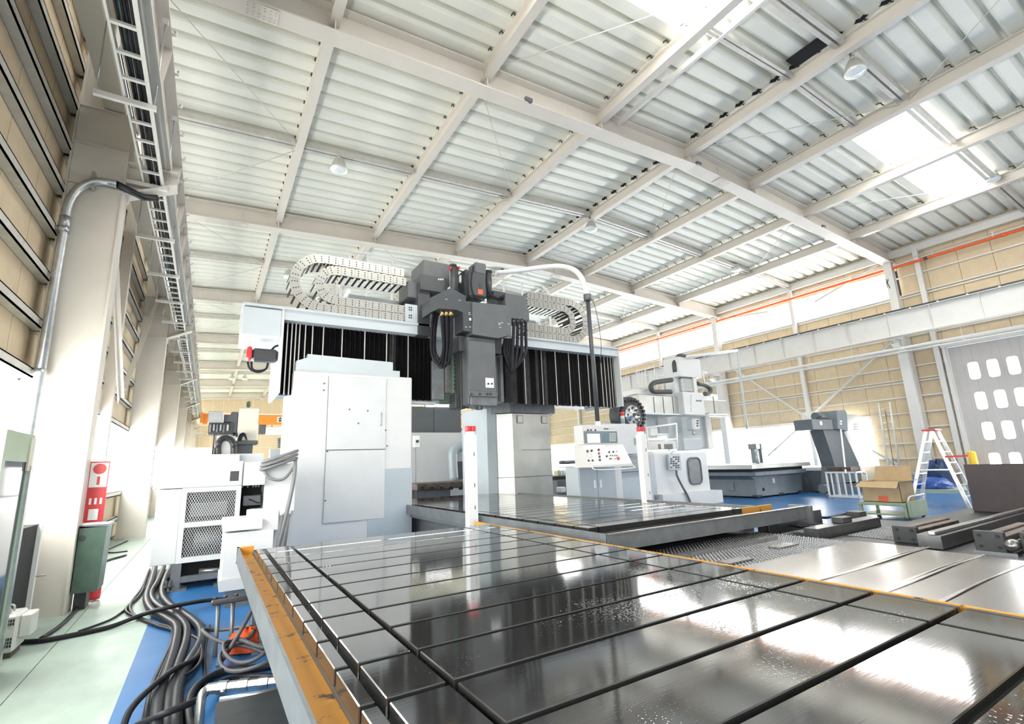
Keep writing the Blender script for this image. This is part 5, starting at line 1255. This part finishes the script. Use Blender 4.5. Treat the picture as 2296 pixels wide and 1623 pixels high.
# tarps
def heap(name, label, m, c, sx, sy, sz, seed):
    rnd = random.Random(seed); b = MB(); n = 26; V = []; F = []
    for i in range(13):
        ph = math.pi/2*i/12
        for k in range(n):
            a_ = 2*math.pi*k/n; w_ = 1+.10*math.sin(3*a_+seed)+.06*math.sin(9*a_+i*1.7+seed)+.04*rnd.uniform(-1, 1)
            V.append((c[0]+sx*math.cos(a_)*math.cos(ph)**.6*w_, c[1]+sy*math.sin(a_)*math.cos(ph)**.6*w_, c[2]+sz*math.sin(ph)*(1+.12*math.sin(6*a_+i))))
    for i in range(12):
        for k in range(n): F.append((i*n+k, i*n+(k+1) % n, (i+1)*n+(k+1) % n, (i+1)*n+k))
    return b.add(V, F, True).build(name, m, None, label=label, cat='tarpaulin', group='tarpaulins by the door')
heap('folded_tarpaulin', 'bright blue tarpaulin folded flat in front of the wall column', 'tarp_blue', (23.1, 7.9, .16), .6, .8, .34, 3)
heap('folded_tarpaulin', 'dark navy tarpaulin bundle piled behind the bright blue one', 'tarp_navy', (24.3, 7.9, .16), .4, .5, .9, 8)
MB().box(22.4, 24.7, 6.6, 9.0, 0, .14).build('pallet_base', 'floor_green', None, label='low pale platform beneath the blue tarpaulins', cat='platform')
bo = thing('bollard', 'yellow steel bollard guarding the door edge', 'bollard', (25.0, 7.0, 0)); MB().cyl((25.0, 7.0, 0), (25.0, 7.0, 1.36), .13, 16).build('post', 'yellow_paint', bo); MB().lathe((25.0, 7.0, 1.36), [(.13, 0), (.10, .05), (0, .08)], 16).build('dome', 'yellow_paint', bo)
# ---- bed platform with bolted mechanisms at the right
bp_ = thing('machine_bed', 'dark steel machine bed platform carrying bars and bolted blocks', 'machine bed', (9.5, 2.6, 0))
MB().cbox(7.14, 13.2, .2, 3.75, 0, .44, .01).build('platform', 'plate_dark', bp_)
MB().box(7.16, 10.0, 3.75, 4.5, .2, .42).build('side_ledge', 'plate_dark', bp_)
MB().box(7.7, 8.9, 3.05, 3.72, .441, .447).build('chequer_strip', 'chequer_base', bp_)
b = MB()
for i in range(22):
    for j in range(12):
        x = 7.73+.053*i; y = 3.08+.053*j; dx, dy = (.024, .009) if (i+j) % 2 else (.009, .024)
        b.add([(x-dx, y, .447), (x, y-dy, .447), (x+dx, y, .447), (x, y+dy, .447), (x, y, .462)], [(0, 1, 4), (1, 2, 4), (2, 3, 4), (3, 0, 4)])
tag(b.build('lozenges', 'chequer', bp_), kind='stuff')
mat('bar_steel', (.13, .132, .136), .35, .7, var=.25, vscale=9)
def steel_bar(x0, x1, y0, y1, z0, z1, lab, m='bar_steel', ch=.006): return MB().cbox(x0, x1, y0, y1, z0, z1, ch).build('steel_bar', m, None, label=lab, cat='steel bar', group='steel bars on the machine bed')
steel_bar(7.2, 9.05, 3.80, 4.0, .425, .57, 'long grey steel bar lying before the green clamp')
steel_bar(7.95, 8.22, 3.82, 3.98, .572, .65, 'short steel block sitting on the long grey bar')
steel_bar(7.6, 9.2, 4.75, 4.95, 0.0, .62, 'tall grey steel bar standing beyond the second table corner')
steel_bar(9.3, 9.55, 4.2, 4.4, .425, .60, 'small steel block standing beside the green cart')
steel_bar(8.3, 8.5, 5.6, 5.8, 0, .68, 'small steel block behind the orange trough guard')
steel_bar(7.30, 10.9, 2.48, 2.72, .445, .60, 'heavy grooved steel rail lying lengthwise over the bed', 'bar_steel')
steel_bar(7.30, 10.9, 2.53, 2.60, .602, .64, 'raised strip along the top of the heavy grooved rail', 'edge_steel')
def bolted(x, y, w_, h_, lab):
    t = thing('bearing_block', lab, 'machine part', (x, y, .445), group='bolted blocks on the machine bed')
    MB().cbox(x, x+.07, y-w_/2, y+w_/2, .445, .445+h_, .006).build('plate', 'plate_dark', t)
    MB().cbox(x+.07, x+1.5, y-w_/2+.03, y-w_/2+.13, .52, .60, .006).build('arm', 'rust_steel', t); MB().cbox(x+.07, x+1.5, y+w_/2-.13, y+w_/2-.03, .50, .62, .006).build('arm', 'rust_steel', t)
    for dy in (-.3, .3):
        for dz in (.25, .78): MB().cyl((x, y+dy*w_, .445+h_*dz), (x-.012, y+dy*w_, .445+h_*dz), .018, 8).build('cap_screw', 'dark_gap', t)
bolted(7.55, 2.93, .26, .20, 'dark bolted bearing block behind the grooved rail')
bolted(7.5, 2.12, .26, .22, 'dark bolted bearing block in front of the grooved rail')
bolted(7.6, 1.78, .22, .22, 'dark bolted bearing block at the picture edge')
rl = thing('guide_roller', 'steel guide roller between the two near bearing blocks', 'roller', (7.55, 1.95, .5)); MB().lathe((7.48, 1.95, .53), [(.0, -.02), (.02, -.02), (.03, 0), (.055, 0), (.06, .02), (.06, .12), (.04, .14), (0, .14)], 18, axis='x').build('wheel', 'edge_steel', rl); MB().cyl((7.6, 1.95, .53), (8.3, 1.95, .53), .035, 10).build('axle', 'bar_steel', rl)
for x, y, w_ in ((7.16, 2.0, .35), (7.16, 1.6, .3)): MB().box(x, x+.01, y-w_/2, y+w_/2, .44, .50).build('edge_strip', 'trough_grey', bp_)
br_ = thing('steel_plate', 'large brown rusted steel plate standing upright on the bed', 'steel plate', (12, 3, .44))
MB().cbox(11.95, 12.05, .8, 3.5, .445, 1.28, .004).build('plate', 'brown_plate', br_)
MB().box(12.05, 12.4, 1.0, 1.1, .445, 1.0).box(12.05, 12.4, 3.2, 3.3, .445, 1.0).build('prop', 'rust_steel', br_)
# green clamp with cables
gcx = thing('pipe_clamp', 'dark green iron clamp tool lying beside coiled cable', 'clamp', (8.4, 4.5, .42))
q = at(1790, 1170, Z=.425)
MB().cbox(q.x-.10, q.x+.10, q.y-.02, q.y+.16, q.z, q.z+.17, .02).build('jaw', 'clamp_green', gcx); MB().cbox(q.x+.1, q.x+.42, q.y-.02, q.y+.14, q.z, q.z+.11, .02).build('body', 'clamp_green', gcx); MB().cbox(q.x+.30, q.x+.46, q.y-.05, q.y+.12, q.z+.0, q.z+.15, .02).build('jaw', 'clamp_green', gcx)
for dx in (.2, .26, .34): MB().cyl((q.x+dx, q.y+.05, q.z+.11), (q.x+dx, q.y+.05, q.z+.19), .014, 6).build('bolt', 'dark_iron', gcx)
cbl_ = thing('cable_coil', 'black rubber cable coiled around the green clamp', 'cable', (8.4, 4.4, .42))
MB().tube(smooth_path([at(*s2(a, b), Z=.45) for a, b in ((1150, 995), (1070, 972), (985, 985), (900, 1000), (760, 985), (660, 1010), (630, 1035), (690, 1058), (800, 1062), (900, 1050))]), .022, 8).build('loop', 'hose_black', cbl_)
MB().tube(smooth_path([at(*s2(a, b), Z=.45) for a, b in ((880, 1000), (720, 1000), (655, 1035), (720, 1050), (850, 1045))]), .02, 8).build('loop', 'hose_black', cbl_)
# ================================================================== LAMPS
mat('lamp_glass', (.80, .84, .84), .08, spec=.8)
mat('lamp_shade', (.62, .61, .56), .3, .5)
def bay_lamp(p, zt_, lab):
    t = thing('bay_lamp', lab, 'lamp', tuple(p), group='high bay lamps under the roof')
    x, y, zc = p
    MB().tube([(x, y, zt_), (x, y, zc+.2)], .018, 6).box(x-.06, x+.06, y-.05, y+.05, zt_-.02, zt_+.02).build('stem', 'galv', t)
    MB().cyl((x, y, zc+.3), (x, y, zc+.12), .055, 10).build('lamp_holder', 'galv', t)
    MB().lathe((x, y, zc), [(.06, .14), (.11, .10), (.17, .0), (.215, -.15), (.23, -.24), (.222, -.24), (.16, 0), (.10, .08), (0, .09)], 22).build('shade', 'lamp_shade', t)
    MB().lathe((x, y, zc), [(.228, -.24), (.20, -.275), (.1, -.30), (0, -.31)], 22).build('glass_lens', 'lamp_glass', t)
    MB().lathe((x, y, zc-.1), [(.0, .1), (.05, .08), (.07, 0), (.05, -.06), (0, -.08)], 12).build('bulb', 'console_white', t)
def roofz(x): return zb(x)+.45
for px_, py_, Y, lab in ((760, 372, 13.0, 'high bay lamp hanging above the gantry left column, alone in its bay'), (1325, 508, 13.0, 'high bay lamp hanging above the bent pendant arm'), (648, 616, 22.0, 'high bay lamp seen just beside the cable chain loop'), (1650, 600, 13.0, 'high bay lamp hung over the wall window strip'), (1916, 152, 4.0, 'large high bay lamp under the roof near the black duct opening'), (2222, 396, 4.0, 'high bay lamp hanging in front of the large roof light'), (549, 847, 49, 'small high bay lamp far down the hall'), (520, 847, 49, 'small high bay lamp further left far down the hall')):
    d = at(px_, py_, Y=Y); x = d.x
    bay_lamp((x, Y, d.z+.1), zb(x)+.45, lab)
# black duct opening in the roof
MB().box(11.35, 11.78, 4.12, 4.98, zb(11.3)+.66, zb(11.3)+.69).build('duct_opening', 'dark_gap', cl)
# black cables clipped along the roof beam
for k in range(3):
    P_ = []; y = -2.0; i = 0
    while y < 20: P_.append((11.9-.14-.02*k, y, zb(11.9)+.66+(.09 if i % 2 else -.02)+.02*k)); y += .25; i += 1
    MB().tube(P_, .016, 5).build('roof_cable', 'hose_black', None, label=['black cable nearest the deck along the roof beam', 'black cable in the middle of three along the roof beam', 'black cable lowest of three along the roof beam'][k], cat='cable', group='cables along the roof beam')
# detectors and small boxes on the rafter
for x in (5.9, 12.2, 19.5): MB().cbox(x-.1, x+.1, 8.24, 8.33, zb(x)+.0, zb(x)+.09, .005).build('junction_box', 'head_grey_lit', None, label={5.9: 'small grey box clipped to the rafter over the gantry', 12.2: 'small grey box clipped to the rafter at its ridge', 19.5: 'small grey box clipped to the rafter near the wall'}[x], cat='box')
# ================================================================== FAR BACKGROUND
mat('crane_orange', (.75, .26, .04), .4, var=.05)
mat('cream_paint', (.80, .76, .66), .4)
mat('dark_panel', (.10, .11, .12), .4)
cr = thing('overhead_crane', 'orange overhead travelling crane far down the hall', 'crane', (10, 44, 7.4))
YK = 44
z0, z1 = at(600, 952, Y=YK).z, at(600, 930, Y=YK).z
MB().box(-.6, 23.7, YK, YK+.6, z0, z1).build('girder', 'crane_orange', cr); MB().box(-.6, 23.7, YK-.1, YK+.7, z1, z1+.06).build('walkway_edge', 'arm_white', cr)
MB().box(-.78, -.6, YK-1, YK+1.6, z0, z1).build('end_carriage', 'crane_orange', cr); MB().box(23.7, 23.9, YK-1, YK+1.6, z0, z1).build('end_carriage', 'crane_orange', cr)
qx = at(628, 940, Y=YK).x; MB().box(qx-.22, qx+.22, YK-.02, YK, z0+.2, z1-.15).build('badge', 'console_white', cr); MB().prism([(qx-.15, z0+.45), (qx, z0+.62), (qx+.15, z0+.45)], YK-.03, YK-.02, 'y').box(qx-.1, qx+.1, YK-.03, YK-.02, z0+.25, z0+.4).build('badge_mark', 'knob', cr)
def bgb(x0, x1, y0, y1, Y, d, name, m, parent, ch=.01):
    return pb(lambda a, b: (a, b), x0, x1, y0, y1, Y, d, name, m, parent, ch)
def c6(a, b): return (340+a*620/2296, 880+b*620/2296)
# machining centre in the distance on the left
mc = thing('machining_centre', 'cream vertical machining centre with black spindle head far behind the power unit', 'milling machine', (2.5, 22, 0))
YM = 22.0
def bm(x0, x1, y0, y1, name, m, Y=YM, d=.8, ch=.02): return pb(c6, x0, x1, y0, y1, Y, d, name, m, mc, ch)
bm(715, 885, 130, 400, 'column_cover', 'cream_paint', YM, 1.5)
bm(470, 600, 155, 250, 'head_cover', 'galv', YM-.2, .8); bm(595, 670, 185, 245, 'head_rear', 'dark_panel')
bm(470, 670, 250, 345, 'spindle_carrier', 'dark_iron', YM-.1, .7); bm(655, 710, 160, 350, 'slide', 'dark_panel')
for k in range(6): bm(480+28*k, 498+28*k, 262, 330-10*(k % 2), 'valve', 'galv' if k % 2 else 'cast_grey', YM-.2, .1, .03)
bm(505, 520, 345, 520, 'pipe', 'dark_iron', YM-.1, .1); bm(525, 532, 345, 520, 'pipe', 'dark_iron', YM-.1, .1)
bm(535, 695, 360, 520, 'magazine_plate', 'machine_white', YM-.4, .3)
zz = at(*c6(617, 440), Y=YM-.45); P_ = [at(*c6(a, b), Y=YM-.45) for a, b in ((550, 520), (550, 450), (562, 410), (585, 385), (617, 377), (650, 388), (672, 412), (682, 450), (682, 520))]
MB().tube(smooth_path(P_), .11, 8).build('magazine_chain', 'dark_iron', mc)
for k in range(0, 9):
    MB().cyl(P_[k]-Vector((0, .12, 0)), P_[k]-Vector((0, .18, 0)), .06, 8).build('tool_pocket', 'dark_gap', mc)
bm(690, 885, 400, 430, 'table_edge', 'dark_panel', YM-.2, .8); bm(700, 840, 430, 515, 'saddle', 'dark_panel', YM, .8); bm(670, 720, 330, 370, 'bracket', 'dark_iron')
bm(790, 825, 70, 120, 'hose_bend', 'box_green', YM, .3, .05)
for k in range(3): MB().tube(smooth_path([at(*c6(720+10*k, 400), Y=YM-.3), at(*c6(735+8*k, 350+8*k), Y=YM-.3), at(*c6(770, 340+10*k), Y=YM-.3), at(*c6(790, 395), Y=YM-.3)]), .03, 6).build('cable', 'hose_black', mc)
bm(300, 500, 455, 600, 'guard', 'cream_paint', YM-.6, .5); bm(120, 730, 525, 620, 'splash_guard', 'machine_white', YM-1.5, .6)
MB().box(at(*c6(150, 600), Y=YM).x, at(*c6(900, 600), Y=YM).x, YM-1.2, YM+1.5, 0, at(*c6(600, 520), Y=YM).z).build('base', 'machine_white', mc)
fx = thing('light_fixture', 'bright fluorescent light box far down the hall below the crane', 'lamp', (4, 40, 4))
mat('tube_light', (1, 1, 1), .5, emit=(1, 1, 1), strength=6)
pb(c6, 950, 1150, 290, 345, 44.1, .4, 'diffuser', 'tube_light', fx); pb(c6, 890, 950, 268, 345, 44.1, .4, 'housing', 'dark_panel', fx); q = at(*c6(1000, 290), Y=44.1); MB().tube([(q.x, 44.3, q.z), (q.x, 44.3, z0)], .03, 6).build('hanger', 'dark_iron', fx)
sh = thing('parts_rack', 'far rack of dark parts beside the gantry column', 'rack', (5, 30, 0))
for k in range(6): pb(c6, 1050, 1095, 378+14*k, 386+14*k, 30, .5, 'tray', 'dark_panel', sh, .01)
pb(c6, 1095, 1145, 372, 470, 30, .8, 'cabinet', 'console_white', sh); q = at(*c6(1070, 470), Y=30); MB().box(q.x-.5, q.x+1.6, 30.05, 30.6, 0, q.z).build('plinth', 'console_grey', sh)
# ---- between the gantry columns
def c7(a, b): return (900+a*580/2296, 880+b*580/2296)
mw = thing('machine_guard', 'white machine enclosure with a bent duct seen between the gantry columns', 'machine enclosure', (7.5, 17, 0))
YW = 16.5
def w7(x0, x1, y0, y1, name, m, Y=YW, d=.6, ch=.01, parent=None): return pb(c7, x0, x1, y0, y1, Y, d, name, m, parent or mw, ch)
x0, x1, zz = at(*c7(-80, 500), Y=YW).x, at(*c7(720, 500), Y=YW).x, at(*c7(300, 355), Y=YW).z
MB().cbox(x0, x1, YW, YW+1.5, 0, zz, .02).build('body', 'machine_white', mw)
MB().tube(smooth_path([at(*c7(a, b), Y=YW-.2) for a, b in ((575, 472), (530, 475), (485, 490), (458, 530), (455, 600), (465, 780))]), .17, 12).build('duct', 'console_grey', mw)
w7(497, 580, 610, 770, 'scratched_door', 'dark_panel', YW-.05, .06)
w7(700, 765, 440, 800, 'dark_recess', 'dark_gap', YW-.1, .1); w7(705, 740, 480, 540, 'valve', 'cast_grey', YW-.2, .1); w7(715, 760, 560, 600, 'valve', 'galv', YW-.2, .1)
wt = thing('work_table', 'dark edged slotted table in front of the white enclosure', 'machine table', (7, 14.6, 0))
pb(c7, 140, 770, 795, 850, 14.4, 1.4, 'table_edge', 'rust_steel', wt, .01)
for k in range(7): pb(c7, 180+85*k, 205+85*k, 835, 862, 14.35, .1, 'slot_foot', 'dark_gap', wt, .005)
q = at(*c7(400, 850), Y=14.6); MB().box(4.6, 6.6, 14.6, 15.6, 0, q.z).build('support', 'cast_grey', wt)
dk = thing('steel_locker', 'dark grey double cabinet standing high between the gantry columns', 'cabinet', (6.5, 18.2, 0))
pb(c7, 60, 288, 125, 365, 18.2, .8, 'door', 'dark_panel', dk, .01); pb(c7, 292, 530, 125, 365, 18.2, .8, 'door', 'dark_panel', dk, .01)
x0, x1 = at(*c7(60, 300), Y=18.2).x, at(*c7(530, 300), Y=18.2).x; MB().box(x0, x1, 18.25, 19, 0, at(*c7(300, 360), Y=18.2).z).build('plinth', 'dark_panel', dk)
ft = thing('light_fixture', 'lit tube lamp above the dark grey cabinet', 'lamp', tuple(at(*c7(330, 115), Y=18))); pb(c7, 225, 430, 105, 125, 18.15, .1, 'diffuser', 'tube_light', ft, .005)
x0, x1 = at(*c7(225, 115), Y=18.2).x, at(*c7(430, 115), Y=18.2).x; MB().box(x0, x1, 18.25, 18.5, at(*c7(300, 125), Y=18.2).z-.02, at(*c7(300, 105), Y=18.2).z).build('housing', 'console_grey', ft)
fy = thing('guarded_machine', 'distant white machine frame with yellow guard rails', 'machine', (9, 24, 0))
pb(c7, 540, 760, 330, 345, 24, .6, 'bench', 'console_white', fy); pb(c7, 660, 750, 235, 292, 24, .8, 'box', 'console_white', fy); pb(c7, 530, 580, 315, 340, 23.9, .2, 'red_sign', 'servo_red', fy); pb(c7, 650, 760, 292, 310, 24, .5, 'gap', 'dark_iron', fy)
for x in (580, 640, 740): MB().tube([at(*c7(x, 200), Y=25), (at(*c7(x, 200), Y=25).x, 25, 0)], .04, 6).build('post', 'yellow_paint', fy)
MB().tube([at(*c7(580, 205), Y=25), at(*c7(740, 205), Y=25)], .04, 6).build('rail', 'yellow_paint', fy); MB().bar(at(*c7(610, 290), Y=24), at(*c7(740, 160), Y=24), .12).build('brace', 'arm_white', fy)
x0, x1 = at(*c7(540, 400), Y=24).x, at(*c7(760, 400), Y=24).x; MB().box(x0, x1, 24.05, 25, 0, at(*c7(650, 335), Y=24).z).build('base', 'console_white', fy)
# right of the gantry column: distant racks
rr = thing('machine_bed', 'distant dark machine bed with yellow guard posts right of the gantry column', 'machine bed', (14.5, 18, 0))
x0, x1 = at(*c7(1385, 800), Y=18).x, at(*c7(1600, 800), Y=18).x; MB().cbox(x0, x1, 18, 19.2, 0, at(*c7(1480, 770), Y=18).z, .02).build('bed', 'cast_grey', rr); MB().box(x0, x1, 18.1, 19, at(*c7(1480, 770), Y=18).z, at(*c7(1480, 740), Y=18).z).build('slot_row', 'dark_gap', rr)
for k in range(8): MB().tube([at(*c7(1395+26*k, 680), Y=18.5), at(*c7(1395+26*k, 750), Y=18.5)], .03, 6).build('guard_post', 'yellow_paint' if k % 3 == 0 else 'arm_white', rr)
pb(c7, 1440, 1560, 600, 635, 19.2, .5, 'roll', 'cast_grey', rr, .1); pb(c7, 1390, 1590, 655, 665, 18.6, .1, 'guard_rail', 'arm_white', rr, .01); pb(c7, 1390, 1590, 690, 740, 18.9, .3, 'tray', 'console_grey', rr)
fv = thing('valve_unit', 'small white valve unit on the floor right of the gantry column', 'valve', tuple(at(1265, 1115, Z=0)))
q = at(1265, 1112, Y=13.2); MB().cbox(q.x-.15, q.x+.15, 13.2, 13.5, 0, .35, .02).build('body', 'cast_grey', fv); pb(c7, 1420, 1465, 838, 890, 13.15, .3, 'cap', 'console_white', fv, .03)
